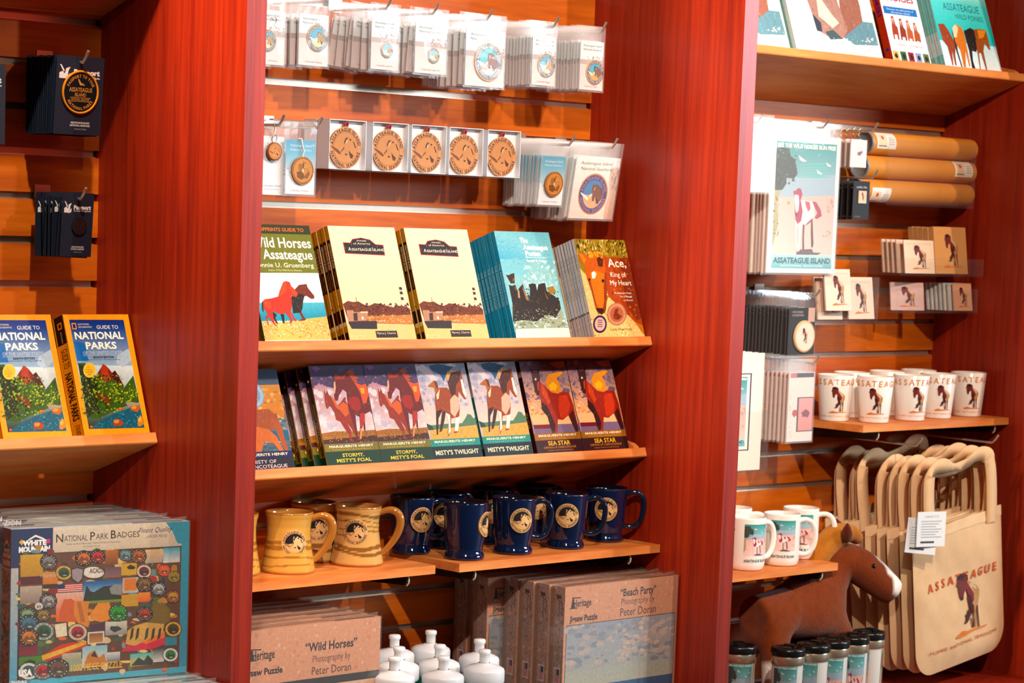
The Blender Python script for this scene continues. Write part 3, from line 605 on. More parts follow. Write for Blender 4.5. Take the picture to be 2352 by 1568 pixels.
def art_wildponies():
    a = Art(.22, .215, '#8fe0da'); a.tex = 1500
    a.rect(0, 0, 1, .2, '#d8f6f4', '#86dcd8'); a.rect(0, .2, 1, .68, '#86dcd8', '#5cc4c4'); a.rect(0, .68, 1, 1, '#cfe6ec', '#e8f2f4')
    a.text('ASSATEAGUE', .52, .25, .085, '#157a9c', w=.64); a.text('Island of', .2, .33, .03, '#9ac8d0'); a.text('WILD PONIES', .63, .36, .06, '#1a7c78', w=.5)
    a.q((150, 0), (760, 65), (965, 815), (280, 760))
    for p, c in (([(232, 345), (300, 345), (345, 400), (385, 470), (420, 540), (405, 640), (415, 750), (395, 745), (370, 600), (375, 750), (360, 745), (320, 560), (270, 500)], '#a85a3c'), ([(385, 400), (430, 500), (440, 600), (485, 765), (470, 765), (420, 600)], '#4a3028'),
                 ([(395, 380), (430, 350), (500, 375), (530, 440), (550, 560), (580, 750), (565, 760), (530, 600), (525, 770), (500, 770), (470, 600), (420, 520)], '#d88f52'), ([(395, 380), (430, 350), (460, 380), (440, 470), (405, 470)], '#f2dcc0'),
                 ([(525, 410), (600, 380), (640, 400), (690, 500), (660, 610), (610, 600), (615, 700), (640, 775), (600, 780), (575, 600)], '#2a1c18'), ([(640, 395), (700, 390), (780, 400), (800, 460), (828, 580), (815, 590), (760, 520), (745, 600), (785, 790), (770, 790), (715, 620), (690, 620), (705, 785), (695, 785), (670, 600), (660, 480)], '#a8642c'), ([(680, 400), (780, 405), (750, 470), (700, 480)], '#d89a40')):
        a.poly(p, c)
    return a.q()
def art_bighorse():
    a = Art(.30, .26, '#f4f6f2'); a.tex = 1500
    a.rect(0, 0, 1, .55, '#f2f8f6', '#f8f6f0'); a.rect(0, .62, 1, 1, '#f4efe6', '#eef2f0')
    a.q((300, -300), (1140, -160), (1190, 480), (360, 400))
    a.poly([(520, -320), (1000, -200), (1060, 150), (1060, 300), (860, 340), (850, 300), (880, 0), (760, 0)], '#b88a7c')
    a.poly([(540, -300), (760, -200), (860, 150), (900, 300), (840, 350), (700, 330), (640, 300), (580, 180), (530, 20)], '#c8a49a'); a.poly([(650, 60), (700, 100), (780, 200), (830, 250), (760, 280), (690, 230), (640, 200)], '#f4e8d8'); a.poly([(580, 180), (650, 240), (650, 300), (600, 290)], '#5a606c'); a.poly([(540, -300), (640, -200), (660, 30), (560, 60)], '#8a7468')
    a.poly([(850, 340), (1060, 250), (1150, 260), (1170, 400), (950, 390)], '#8aaab4'); a.poly([(680, 300), (760, 290), (840, 350), (720, 350)], '#6a7a80'); a.speck(50, 380, 330, 1170, 460, ['#ffffff', '#dfe4e2', '#e8e0d4'], 30, 4, .4)
    a.q(); a.text('ASSATEAGUE', .5, .1, .08, '#2a6a78', w=.7)
    return a
def art_kids():
    a = Art(.14, .21, '#f0f6f8')
    a.rect(0, 0, 1, .25, '#dcf0f8', '#eaf6fa'); a.text('HORSES', .55, .22, .07, '#c04a5a', w=.7, bold=.03); a.rect(.04, .33, .92, .42, '#3a8ac8')
    a.text('Discover the wild ponies of', .48, .36, .022, '#e8f2fa', w=.7); a.text('the barrier islands', .48, .395, .022, '#e8f2fa', w=.5)
    for i, (x, c) in enumerate(((.22, '#b8644c'), (.42, '#a85a48'), (.6, '#c8846a'), (.78, '#c07a5c'))):
        y = .45 + .02 * (i % 2) + .03 * (i > 1)
        a.poly([(x - .03, y), (x + .03, y - .01), (x + .05, y + .1), (x + .09, y + .13), (x + .08, y + .22), (x + .06, y + .3), (x + .03, y + .3), (x + .03, y + .22), (x - .04, y + .22), (x - .05, y + .3), (x - .08, y + .3), (x - .08, y + .2), (x - .06, y + .12), (x - .04, y + .08)], c); a.poly([(x - .02, y + .02), (x + .02, y + .02), (x, y + .1)], '#f0d8c8')
    a.rect(0, .73, 1, .79, '#f4f4f2'); a.text('MARK L. CASSIDY', .5, .79, .02, '#d88a7a', w=.6)
    for i, c in enumerate(('#e8c88a', '#5a7a4a', '#b04a58', '#a8b0c8', '#7a8a5c')): a.rect(.02 + i * .2, .87, .17 + i * .2, .985, c); a.blot(.1 + i * .2, .93, .05, .04, '#3c2a24', i)
    return a

# ------------------------------------------------------------------ the setting: slatwall, partitions, deck, shelves
def slatwall(name, x0, x1, n0=-7, n1=17):
    m = MB(); r = MB()
    for n in range(n0, n1):
        zt = GT - n * GS                                   # top of groove n; the slat below it
        m.box(x0, x1, 0, .02, zt - GS, zt - .0125, '#fff')
        r.box(x0, x1 - .008, .0065, .008, zt - .0125, zt, '#b9a694')
        r.box(x0, x1 - .008, .0005, .0065, zt - .0137, zt - .0112, '#cdbba8')
        r.box(x0, x1 - .008, .002, .0065, zt - .001, zt + .0006, '#a08c7c')
    m.box(x0, x1, .019, .03, GT - n1 * GS, GT - n0 * GS, '#fff')
    o = m.build(name, M_SLAT); o['kind'] = 'structure'
    r.build('metal_rails', M_METAL, o)
    return o
slatwall('wall_left', -P + TK, -.0005)
slatwall('wall_middle', TK + .0005, P - .0005)
slatwall('wall_right', P + TK + .0005, 2 * P - .0005)
fl = MB().box(-6, 9, -7, .6, -.02, 0, '#6a5a50').build('floor', M_PAPER); fl['kind'] = 'structure'
def partition(k, label):
    o = MB().box(0, TK, -D, .03, 0, 2.55, '#fff').build('partition_panel', M_CHERRY)
    o.location = (k * P, 0, 0); return tag(o, label, 'partition', 'upright cherry partitions between the bays')
partition(-1, 'upright cherry wood partition closing the near end of the puzzle bay')
partition(0, 'upright cherry wood partition between the puzzle bay and the blue mug bay')
partition(1, 'upright cherry wood partition between the blue mug bay and the tote bag bay')
partition(2, 'upright cherry wood partition beside the tote bags at the far end')
def deck(k, label):
    m = MB().box(-P + TK + .001, -.001, -D + .01, -.001, DECK - .03, DECK, '#fff').box(-P + TK + .001, -.001, -D + .03, -D + .05, 0, DECK - .03, '#fff')
    o = m.build('base_deck', M_CHERRY); o.location = (k * P, 0, 0); tag(o, label, 'base shelf', 'low base decks of the bays')
deck(0, 'red base deck under the badge puzzles'); deck(1, 'red base deck under the water bottles'); deck(2, 'red base deck under the plush horse and tumblers')

BV = Vector((0, math.cos(TILT), -math.sin(TILT))); UV = Vector((0, math.sin(TILT), math.cos(TILT)))
def tilted_shelf(k, zf, yf, label, stop=False):
    """display shelf sloping down to the wall; origin at the top front edge of its lip"""
    o = thing('display_shelf', label, 'shelf', (0, yf, zf), (0, 0, 0), 'sloping book shelves')
    x0, x1 = (k - 1) * P + TK + .001, k * P - .001
    be = (-yf - .002) / math.cos(TILT)
    pf = [(0, 0), (.013, 0), (.013, -.009), (be - .005, -.009), (be + .003, -.019), (.002, -.019), (0, -.017)]
    m = MB(); n = len(pf); A = [Vector((x0, 0, 0)) + BV * b + UV * u for b, u in pf]; B = [Vector((x1, 0, 0)) + BV * b + UV * u for b, u in pf]
    m.add(A, [tuple(range(n))], '#fff'); m.add(B, [tuple(range(n - 1, -1, -1))], '#fff'); m.add(A + B, [(i, n + i, n + (i + 1) % n, (i + 1) % n) for i in range(n)], '#fff')
    m.build('board', M_BOARD, o)
    if stop:
        q = [(.004, -.0085), (.004, .004), (.012, .013), (.06, .04), (.14, .045), (.14, -.0085)]; n = len(q); m = MB()
        A = [Vector((x1 - .03, 0, 0)) + BV * b + UV * u for b, u in q]; B = [Vector((x1 - .015, 0, 0)) + BV * b + UV * u for b, u in q]
        m.add(A, [tuple(range(n))], '#fff'); m.add(B, [tuple(range(n - 1, -1, -1))], '#fff'); m.add(A + B, [(i, n + i, n + (i + 1) % n, (i + 1) % n) for i in range(n)], '#fff')
        m.build('end_stop', M_BOARD, o)
    return o
tilted_shelf(0, 1.905, -.2, 'sloping shelf at the top of the puzzle bay, seen only from below')
SH_L = tilted_shelf(0, 1.097, -.188, 'sloping wooden shelf holding the yellow guide books')
SH_3 = tilted_shelf(1, 1.254, -.199, 'sloping wooden shelf holding the green, cream and blue paperbacks')
SH_4 = tilted_shelf(1, 1.023, -.197, 'sloping wooden shelf holding the row of horse story paperbacks', True)
SH_R = tilted_shelf(2, 1.869, -.223, 'sloping wooden shelf at the top of the tote bag bay', True)
def flat_shelf(x0, x1, yf, z, label, brs):
    o = thing('mug_shelf', label, 'shelf', (x0, yf, z), (0, 0, 0), 'level mug shelves')
    MB().box(0, x1 - x0, 0, -yf - .003, -.0165, 0, '#fff').build('board', M_BOARD, o)
    for bx in [b - x0 for b in brs]:
        m = MB()
        pr = [(-yf - .003, -.017), (.014, -.017), (.010, -.022), (.011, -.030), (.016, -.036), (-yf - .003, -.048)]
        A = [Vector((bx, y, zz)) for y, zz in pr]; B = [Vector((bx + .009, y, zz)) for y, zz in pr]; n = len(pr)
        m.add(A, [tuple(range(n - 1, -1, -1))], '#1c1210'); m.add(B, [tuple(range(n))], '#1c1210'); m.add(A + B, [(i, (i + 1) % n, n + (i + 1) % n, n + i) for i in range(n)], '#1c1210')
        m.tube([(bx + .0045, .0125, -.018), (bx + .0045, .009, -.024), (bx + .0045, .0095, -.031), (bx + .0045, .015, -.037)], .0016, '#d8c8ac', 6)
        m.build('bracket', M_BLACK, o)
    return o
flat_shelf(TK + .001, .628, -.228, .8235, 'short level shelf under the tan mugs', (.08, .565))
flat_shelf(.668, P - .002, -.252, .8262, 'short level shelf under the blue mugs', (.715, 1.15))
flat_shelf(1.905, 2 * P - .002, -.238, 1.0503, 'short level shelf under the white tapered cups', (1.97, 2.42))
flat_shelf(P + TK + .001, 1.837, -.24, .7425, 'short level shelf under the white photo mugs', (1.32, 1.79))

# ------------------------------------------------------------------ books
def make_book(name, art, t, label, cat='book', group=None, spine=None, spine_col='#222', page='#e9dfc8', lip=.055):
    """paperback: printed cover (front, spine, back) round a page block; origin at the lower front corner by the spine"""
    w, h = art.w, art.h; o = thing(name, label, cat, group=group)
    if lip:                                                        # the shelf lip hides the lowest strip of the cover
        art.polys = [art.polys[0]] + [([(x, y * (1 - lip)) for x, y in p], c, l) for p, c, l in art.polys[1:]]
    m = MB(); c = '#ffffff'
    m.box(0, w, 0, .0006, 0, h, art.polys[0][1][0] if art.polys else c).box(0, .0007, .0006, t - .0006, 0, h, spine_col).box(0, w, t - .0006, t, 0, h, spine_col)
    m.art(art, flat())
    if spine: m.art(spine, side(0, t, 0))
    m.build('cover', M_GLOSS, o)
    MB().box(.0008, w - .0012, .0007, t - .0007, .001, h - .001, page).build('page_block', M_PAPER, o)
    return o
def on_shelf(sh, x, off, up=-.0088, dx=0):
    return Vector((x + dx, sh.location.y, sh.location.z)) + BV * (.0135 + off) + UV * up
def stack(sh, proto, x, t, n, lab_front, lab_back, group, dx=0.0, gap=.0011, jit=.0012, up0=-.0088):
    for i in range(n):
        o = proto if i == 0 else dup(proto)
        o.location = on_shelf(sh, x, i * (t + gap), up0, i * dx + (RND.uniform(-jit, jit) if i else 0)); o.rotation_euler = (-TILT, 0, 0)
        o['label'] = lab_front if i == 0 else lab_back
        if n > 1: o['group'] = group
    return proto
# yellow guide books
sp = Art(.03, .226, '#f0ac08'); sp.rect(0, 0, 1, .22, '#14100c'); sp.rect(.28, .05, .72, .1, '#f2a900'); sp.rect(.38, .06, .62, .09, '#14100c')
sp.text('NATIONAL GEOGRAPHIC', .5, .165, .016, '#e8dcc0', w=.09, rot=90); sp.text('GUIDE TO', .5, .33, .085, '#5a4410', w=.15, rot=90); sp.text('NATIONAL PARKS', .5, .63, .085, '#3a2c08', w=.37, rot=90, bold=.03); sp.text('OF THE UNITED STATES', .5, .91, .06, '#5a4410', w=.12, rot=90)
sp.line([(.96, 0), (.96, 1)], .05, '#d89604')
g = make_book('guide_book', art_parks(), .03, '', spine=sp, spine_col='#f0ac08')
stack(SH_L, g, -.1385, .03, 2, 'thick yellow bordered guide book at the right end of its shelf, spine showing', 'yellow guide book tucked directly behind the one with its spine showing', 'yellow guide books')
g2 = dup(g, on_shelf(SH_L, -.2985, 0), (-TILT, 0, 0), 'yellow bordered guide book with a bright glare, cut by the picture edge', 'yellow guide books')
# third shelf of the middle bay
b = make_book('paperback_book', art_wild(), .012, 'olive green paperback with two horses running on a beach, beside the partition', spine_col='#6a6a14')
b.location = on_shelf(SH_3, .2365, 0); b.rotation_euler = (-TILT, 0, 0)
sp = Art(.0102, .234, '#c79a38'); sp.rect(0, .115, 1, .52, '#2a1210'); sp.text('ASSATEAGUE ISLAND', .5, .245, .02, '#e6d2b0', w=.21, rot=90, bold=.02); sp.text('MYRNA J. CHERRIX', .5, .44, .012, '#b89a78', w=.13, rot=90)
sp.rect(0, .69, 1, .8, '#3a1a12'); sp.rect(0, .795, 1, .83, '#e6cf9c'); sp.rect(0, .88, 1, .96, '#3a2018'); sp.line([(.95, 0), (.95, 1)], .14, '#e6c068'); sp.line([(.05, 0), (.05, 1)], .1, '#8a5a1c')
b = make_book('history_paperback', art_images(), .0102, '', spine=sp, spine_col='#c79a38')
stack(SH_3, b, .4345, .0102, 6, 'cream history paperback with lighthouse and boat, front of the stack beside the green book', 'cream history paperback, spine only, in the stack beside the green book', 'cream history paperbacks beside the green book')
b2 = dup(b); stack(SH_3, b2, .6235, .0102, 3, 'cream history paperback with lighthouse and boat, front of the stack beside the blue books', 'cream history paperback, spine only, in the stack beside the blue books', 'cream history paperbacks beside the blue books')
sp = Art(.0098, .233, '#2cb4dc'); sp.text('THE ASSATEAGUE PONIES', .5, .47, .022, '#bfe6ee', w=.36, rot=90, bold=.01); sp.text('KEIPER', .5, .1, .014, '#7cc4d4', w=.1, rot=90); sp.blot(.5, .965, .3, .015, '#0c3a50', 4); sp.line([(.95, 0), (.95, 1)], .12, '#58bcd2'); sp.line([(.04, 0), (.04, 1)], .08, '#0c6a86')
b = make_book('pony_paperback', art_ponies(), .0098, '', spine=sp, spine_col='#2cb4dc')
stack(SH_3, b, .861, .0098, 8, 'pale blue paperback with dark ponies in surf, front of its stack', 'blue paperback showing only its spine, in the stack behind the surf ponies', 'blue pony paperbacks')
sp = Art(.0076, .221, '#e4ecf2'); sp.text('ACE, KING OF MY HEART', .5, .35, .018, '#a8a8b0', w=.4, rot=90); sp.rect(0, .7, 1, .72, '#8a8f98'); sp.rect(0, .72, 1, 1, '#dcd6da'); sp.line([(.95, 0), (.95, 1)], .12, '#e2e6ea'); sp.line([(.04, 0), (.04, 1)], .1, '#7a7478')
b = make_book('foal_paperback', art_ace(), .0076, '', spine=sp, spine_col='#e4ecf2')
stack(SH_3, b, 1.0815, .0076, 9, 'paperback with a chestnut foal face and round seals, front of its stack', 'pale grey spined paperback in the stack behind the chestnut foal face', 'foal face paperbacks')
# fourth shelf of the middle bay
b = make_book('story_paperback', art_misty(), .014, 'paperback with mare and foal and a round silver seal, beside the partition', spine_col='#2a2440'); b.location = on_shelf(SH_4, .1865, .004); b.rotation_euler = (-TILT, 0, 0)
sp = Art(.018, .203, '#8a7a84'); sp.rect(0, 0, 1, .2, '#1c1418', '#2a1c20'); sp.rect(0, .2, 1, .5, '#4a3038', '#8a7868'); sp.rect(0, .5, 1, .72, '#9a8a94', '#b89a70'); sp.rect(0, .72, 1, .8, '#a8702c', '#6a4018'); sp.rect(0, .79, 1, .86, '#7a6c14'); sp.rect(0, .86, 1, 1, '#0c3a28')
sp.rect(.35, .25, .75, .85, '#4a3c20'); sp.text("STORMY, MISTY'S FOAL", .56, .56, .014, '#d8c488', w=.4, rot=90); sp.circ(.5, .14, .14, '#c8bcc0'); sp.line([(.96, 0), (.96, 1)], .08, '#caa25c')
b = make_book('story_paperback', art_stormy(), .018, '', spine=sp, spine_col='#4a3038')
stack(SH_4, b, .3915, .018, 4, 'green titled paperback with mare and foal, beside the row of dark spines', 'dark spined paperback stepping back behind the mare and foal cover', 'mare and foal paperbacks', dx=-.0135, jit=0)
dup(b, on_shelf(SH_4, .5235, -.0004), (-TILT, 0, 0), 'green titled paperback with mare and foal, beside the pinto foal covers', 'mare and foal paperbacks')
sp = Art(.015, .203, '#0f8a86'); sp.rect(0, 0, 1, .35, '#1a3040', '#c8b8b4'); sp.text("MISTY'S TWILIGHT", .5, .62, .03, '#e8e4c8', w=.3, rot=90); sp.rect(0, .865, 1, 1, '#10303c')
b = make_book('story_paperback', art_twilight(), .015, 'teal titled paperback with trotting pinto foal, beside the mare and foal covers', group='pinto foal paperbacks', spine=sp, spine_col='#0f8a86'); b.location = on_shelf(SH_4, .6565, .003); b.rotation_euler = (-TILT, 0, 0)
dup(b, on_shelf(SH_4, .7915, -.0002), (-TILT, 0, 0), 'teal titled paperback with trotting pinto foal, beside the red horse covers', 'pinto foal paperbacks')
sp = Art(.017, .203, '#4a2018'); sp.rect(0, .1, 1, .16, '#a88a80'); sp.text('SEA STAR', .5, .6, .03, '#d8a048', w=.16, rot=90)
b = make_book('story_paperback', art_star(), .017, 'maroon titled paperback with standing red horse, beside the pinto foal covers', group='red horse paperbacks', spine=sp, spine_col='#4a2018'); b.location = on_shelf(SH_4, .9355, .001); b.rotation_euler = (-TILT, 0, 0)
dup(b, on_shelf(SH_4, 1.0672, -.0004), (-TILT, 0, 0), 'maroon titled paperback with standing red horse, at the end of the row', 'red horse paperbacks')
# top shelf of the far bay
sp = Art(.0062, .215, '#a4e2e0'); sp.rect(0, .55, 1, .8, '#e4f4f4'); sp.rect(0, .96, 1, 1, '#5a6a6a'); sp.line([(.9, 0), (.9, 1)], .2, '#d4f4f2')
b = make_book('picture_book', art_wildponies(), .0062, '', spine=sp, spine_col='#a4e2e0')
stack(SH_R, b, 2.178, .0062, 6, 'turquoise picture book with four ponies, front of its stack on the top shelf', 'turquoise picture book queued behind the four ponies cover', 'turquoise picture books')
sp = Art(.02, .21, '#d8583c'); sp.text('HORSES', .5, .28, .045, '#3a3a8a', w=.3, rot=90, bold=.03); sp.blot(.5, .8, .3, .02, '#3a5ab0', 2); sp.blot(.5, .95, .3, .03, '#b02a20', 3)
b = make_book('childrens_book', art_kids(), .02, 'white childrens book with small horses and a red spine on the top shelf', spine=sp, spine_col='#d8583c'); b.location = on_shelf(SH_R, 1.985, .001); b.rotation_euler = (-TILT, 0, 0)
sp = Art(.024, .26, '#dcebe8'); sp.rect(.3, 0, .6, 1, '#9cc4bc'); sp.rect(.75, 0, .95, 1, '#eef6f4')
b = make_book('photo_book', art_bighorse(), .024, 'large white photo book with a grazing pony nose on the top shelf', spine=sp, spine_col='#dcebe8'); b.location = on_shelf(SH_R, 1.645, .0); b.rotation_euler = (-TILT, 0, 0)
dup(b, on_shelf(SH_R, 1.326, .002), (-TILT, 0, 0), 'white photo book half hidden by the partition on the top shelf')
b['group'] = 'large photo books'

# ------------------------------------------------------------------ hooks and hanging cards
def hook(x, z, L, label, group='wire display hooks', tip=.017):
    o = thing('peg_hook', label, 'hook', (x, 0, z), (0, 0, 0), group)
    MB().tube([(0, .006, 0), (0, -L, -.002), (0, -L - tip * .55, tip * .45), (0, -L - tip * .9, tip)], .0026, '#d8d2c8', 8).build('rod', M_METAL, o)
    MB().box(-.016, .016, -.0025, .0, -.004, .02, '#cfc6bc').build('mounting_plate', M_METAL, o)
    return o
def bag_mesh(w, h, head, m=.004, lift=.0035, seed=1, back=True, slot=True):
    """clear bag round a card w x h with a header above it: front film slightly crinkled, back film behind"""
    r = random.Random(seed); b = MB(); nx, nz = 7, 10; x0, x1, z0, z1 = -m, w + m, -m, h + head; vs = []
    for j in range(nz + 1):
        for i in range(nx + 1):
            e = 1 if 0 < i < nx and 0 < j < nz else 0
            vs.append((x0 + (x1 - x0) * i / nx, (-lift * (.6 + .5 * r.random()) if e else -.0004), z0 + (z1 - z0) * j / nz))
    b.add(vs, [(j * (nx + 1) + i, j * (nx + 1) + i + 1, (j + 1) * (nx + 1) + i + 1, (j + 1) * (nx + 1) + i) for j in range(nz) for i in range(nx)], '#fff', 0, True)
    if back: b.add([(x0, .0012, z0), (x1, .0012, z0), (x1, .0012, z1), (x0, .0012, z1)], [(0, 1, 2, 3)], '#fff')
    return b
def card_mesh(art, t=.0012, edge='#f4f6f6', back='#d8d4cc'):
    m = MB(); m.box(0, art.w, 0, t, 0, art.h, edge); m.art(art, flat()); return m
def disc(art, r, t, cx, cz, y, rim, n=36, eps=.00012):
    """round pin, patch or ornament standing proud of a card: rim colour on its edge, artwork on its face"""
    m = MB(); pr = [(r * .9, t), (r, t * .75), (r, 0)]
    vs, fs = [], []
    for q, (rr, d) in enumerate(pr):
        for k in range(n):
            a = 2 * math.pi * k / n; vs.append((cx + rr * math.cos(a), y - d, cz + rr * math.sin(a)))
    for q in range(2):
        for k in range(n): fs.append((q * n + k, q * n + (k + 1) % n, (q + 1) * n + (k + 1) % n, (q + 1) * n + k))
    m.add(vs, fs, rim, 0, True); m.add(vs[:n], [tuple(range(n))], rim)
    m.art(art, flat(cx - art.w / 2, y - t, cz - art.h / 2)); return m
def hang_row(hk, protos, w, hgt, head, n, labf, labb, group, L, zc=None, back=.02, tilt=0.0, fan=0.0, jx=.002, jr=2.0, xoff=0.0, jz=.002, front=None):
    """a queue of cards on one hook: the first faces us, the rest stand behind it towards the wall"""
    zt = hk.location.z - .004 if zc is None else zc
    out = []
    for i in range(n):
        o = front if (i == 0 and front is not None) else (protos if i == (1 if front is not None else 0) else dup(protos))
        f = 0 if n == 1 else i / (n - 1)
        y = -L + .012 + (L - back - .012) * f
        rx = math.radians(tilt) * (1 - f); ry = math.radians((RND.uniform(-jr, jr) + fan * f) if i else 0)
        dx = RND.uniform(-jx, jx) if i else 0; dz = RND.uniform(-jz, jz) if i else 0
        R = Matrix.Rotation(ry, 3, 'Y') @ Matrix.Rotation(rx, 3, 'X')
        piv = Vector((w / 2, 0, hgt + head - .012))                  # the punched hole
        o.rotation_euler = R.to_euler()
        o.location = Vector((hk.location.x + xoff + dx, y, zt + dz)) - R @ piv
        o['label'] = labf if i == 0 else labb
        o['category'] = protos['category']
        if n > 1: o['group'] = group
        out.append(o)
    return out
def pin_art(w, h, top='#e6eef0', low='#dccac6', note='Collectible Lapel Pin', tcol='#32424e', y=.09):
    a = Art(w, h); a.rect(0, 0, 1, .42, top); a.rect(0, .42, 1, 1, low, '#ecd8d4'); a.rect(0, .38, 1, .48, '#b8a8a4')
    a.speck(26, .3, .3, 1, .46, ['#b8a4a0', '#c8b8b4', '#a89490'], .06, 5, .8)
    script2(a, y, .045, tcol); a.text(note, .5, .925, .035, '#8a6a64', w=.6); return a
def pin_card(name, w, h, head, dr, dz, label, border='#c8a060', style=None, note='Collectible Lapel Pin', dx=.0, part='pin', thick=.0025, withpin=True, letters=True):
    o = thing(name, label, 'card')
    card_mesh(pin_art(w, h, note=note)).build('backing_card', M_PAPER, o)
    if withpin:
        a = Art(dr * 2, dr * 2); badge(a, .5, .5, .46, letters=letters, **(style or {})); disc(a, dr, thick, w / 2 + dx, dz, -.0004, border).build(part, M_ENAM, o)
    bag_mesh(w, h, head, seed=int(w * 9999), lift=.0045).build('clear_bag', M_FILM, o)
    return o
PINST = dict(rim=None, ring='#3c5c78', txt='#d8c8b4', sky='#18a8cc', sand='#e8c890', horse='#a8803a', dark='#4a3018', wood='#f4e8d8')
zr = 1.868
# top row, middle bay
hA = hook(.2535, zr, .15, 'wire hook mostly behind the partition, holding the key chain bags, top row')
hB = hook(.379, zr, .15, 'wire hook holding the large enamel magnet bags, top row')
hC = hook(.528, zr, .15, 'wire hook holding the fanned lapel pin bags, top row')
hD = hook(.645, zr, .15, 'wire hook holding the gold lapel pin bags between the fanned bags and the patches')
hE = hook(.785, zr, .15, 'wire hook holding the large round patch bags, top row')
hF = hook(.965, zr, .15, 'wire hook holding the gold horse magnet bags, top row')
hG = hook(1.100, zr, .15, 'wire hook holding the dark blue magnet bags beside the partition, top row')
p = pin_card('keychain_card', .072, .096, .034, .02, .042, '', note='Key chain', style=PINST, dx=-.004)
MB().tube([(.03, -.004, .066), (.036, -.006, .08), (.044, -.006, .086), (.05, -.005, .08), (.046, -.004, .07)], .0013, '#d8d0c4', 6).build('key_ring', M_METAL, p)
hang_row(hA, p, .072, .096, .034, 3, 'bagged key chain with metal ring, front of the hook beside the partition', 'bagged key chain queued behind the front one beside the partition', 'bagged key chains', .155, xoff=.006, back=.06)
p = pin_card('magnet_card', .068, .092, .034, .0245, .05, '', note='Collectible Magnet', style=dict(PINST, ring='#4a6a88'), dx=.008)
q = pin_card('magnet_card', .068, .092, .034, .02, .05, '', withpin=False); q['category'] = 'card'
hang_row(hB, q, .068, .092, .034, 5, 'bagged pale card with large blue enamel oval, front of the second hook', 'bagged pale card queued behind the large blue enamel oval', 'bagged large enamel magnets', .16, xoff=-.02, back=.05, jr=3, front=p)
p = pin_card('pin_card', .067, .094, .028, .0145, .036, '', style=PINST, dx=.004)
q = pin_card('pin_card', .067, .094, .028, .0145, .036, '', withpin=False)
hang_row(hC, q, .067, .094, .028, 9, 'bagged lapel pin card with small blue and silver pin, in front of the fanned bags', 'bagged lapel pin card splayed out in the fan behind the silver pin', 'fanned lapel pin cards', .16, fan=7, jr=5, jx=.006, back=.03, xoff=.002, front=p)
p = pin_card('pin_card', .08, .094, .028, .0145, .034, '', style=dict(PINST, horse='#b09020'), dx=.006)
q = pin_card('pin_card', .08, .094, .028, .0145, .034, '', withpin=False)
hang_row(hD, q, .08, .094, .028, 7, 'bagged lapel pin card with small gold horse pin, between the fan and the patches', 'bagged lapel pin card queued behind the gold horse pin', 'gold lapel pin cards', .16, fan=4, jr=4, jx=.005, back=.04, front=p)
p = pin_card('patch_card', .102, .108, .03, .037, .047, '', note='', style=dict(rim='#d88a4a', ring='#4a6474', txt='#d8c4a8', sky='#26b0b4', sand='#e8a08c', horse='#8a4a38', dark='#4a2020'), border='#d08a50', part='patch', dx=.008)
q = pin_card('patch_card', .102, .108, .03, .037, .047, '', withpin=False)
hang_row(hE, q, .102, .108, .03, 8, 'bagged card with large orange rimmed round horse patch, top row', 'bagged patch card queued behind the orange rimmed round patch', 'round patch cards', .165, jr=1.5, jx=.003, back=.03, xoff=-.004, front=p)
p = pin_card('magnet_card', .064, .096, .03, .024, .04, '', note='Collectible Magnet', style=dict(PINST, ring='#4a5a74', horse='#b8862c'), dx=.006, border='#c8b48c')
q = pin_card('magnet_card', .064, .096, .03, .024, .04, '', withpin=False)
hang_row(hF, q, .064, .096, .03, 14, 'bagged card with gold horse in a grey blue ring, next to the large patch', 'bagged card in the long queue behind the gold horse in a grey blue ring', 'gold horse magnet cards', .16, jr=.8, jx=.001, back=.03, xoff=-.02, front=p)
p = pin_card('magnet_card', .066, .097, .03, .025, .036, '', note='Collectible Magnet', style=dict(PINST, ring='#453c64', horse='#6a3818', sand='#e8a03c'), dx=.008, border='#c8a060')
q = pin_card('magnet_card', .066, .097, .03, .025, .036, '', withpin=False)
hang_row(hG, q, .066, .097, .03, 14, 'bagged card with brown horse in a dark violet ring, nearest the partition', 'bagged card in the long queue behind the brown horse in a dark violet ring', 'violet ring magnet cards', .16, jr=.8, jx=.001, back=.03, xoff=-.02, front=p)

# second row, middle bay
z2 = 1.641
hK = hook(.283, z2, .15, 'wire hook holding the wooden key fobs, second row')
hO = hook(.371, z2, .15, 'wire hook holding the hanging ornament card beside the boxed ornaments')
hH = hook(1.028, z2 - .002, .145, 'wire hook holding the queue of blue ornament cards, second row')
hI = hook(1.146, z2 - .003, .15, 'wire hook holding the round horse stickers, second row')
def fob(label):
    o = thing('key_fob', label, 'key ring'); w, h = .056, .105
    a = Art(w, h, '#e8eaec'); a.rect(0, .1, 1, .75, '#d4dade', '#e6e4e6'); a.text('Assateague Island', .5, .84, .04, '#7a7c84', w=.8); a.text('National Seashore', .5, .9, .03, '#8a8c94', w=.6)
    card_mesh(a).build('backing_card', M_PAPER, o)
    e = Art(.03, .04); badge(e, .5, .5, .47, letters=False, **dict(ENGRAVE, ring='#c07a3c')); disc(e, .0165, .004, w / 2, .078, -.006, '#8a4e22').build('wooden_disc', M_WOODINK, o)
    MB().tube([(w / 2 + .006 * math.sin(t), -.008 - .001 * math.cos(2 * t), .1 + .008 * math.cos(t)) for t in (i * .63 for i in range(11))], .0012, '#cfc8bc', 6).tube([(w / 2, -.007, .108), (w / 2 + .002, -.006, .118), (w / 2, -.005, .128)], .0016, '#cfc8bc', 6).tube([(w / 2 + .007 * math.cos(t), -.004 + .007 * math.sin(t), .135) for t in (i * .63 for i in range(11))], .0014, '#d8d2c8', 6).build('chain', M_METAL, o)
    return o
p = fob('')
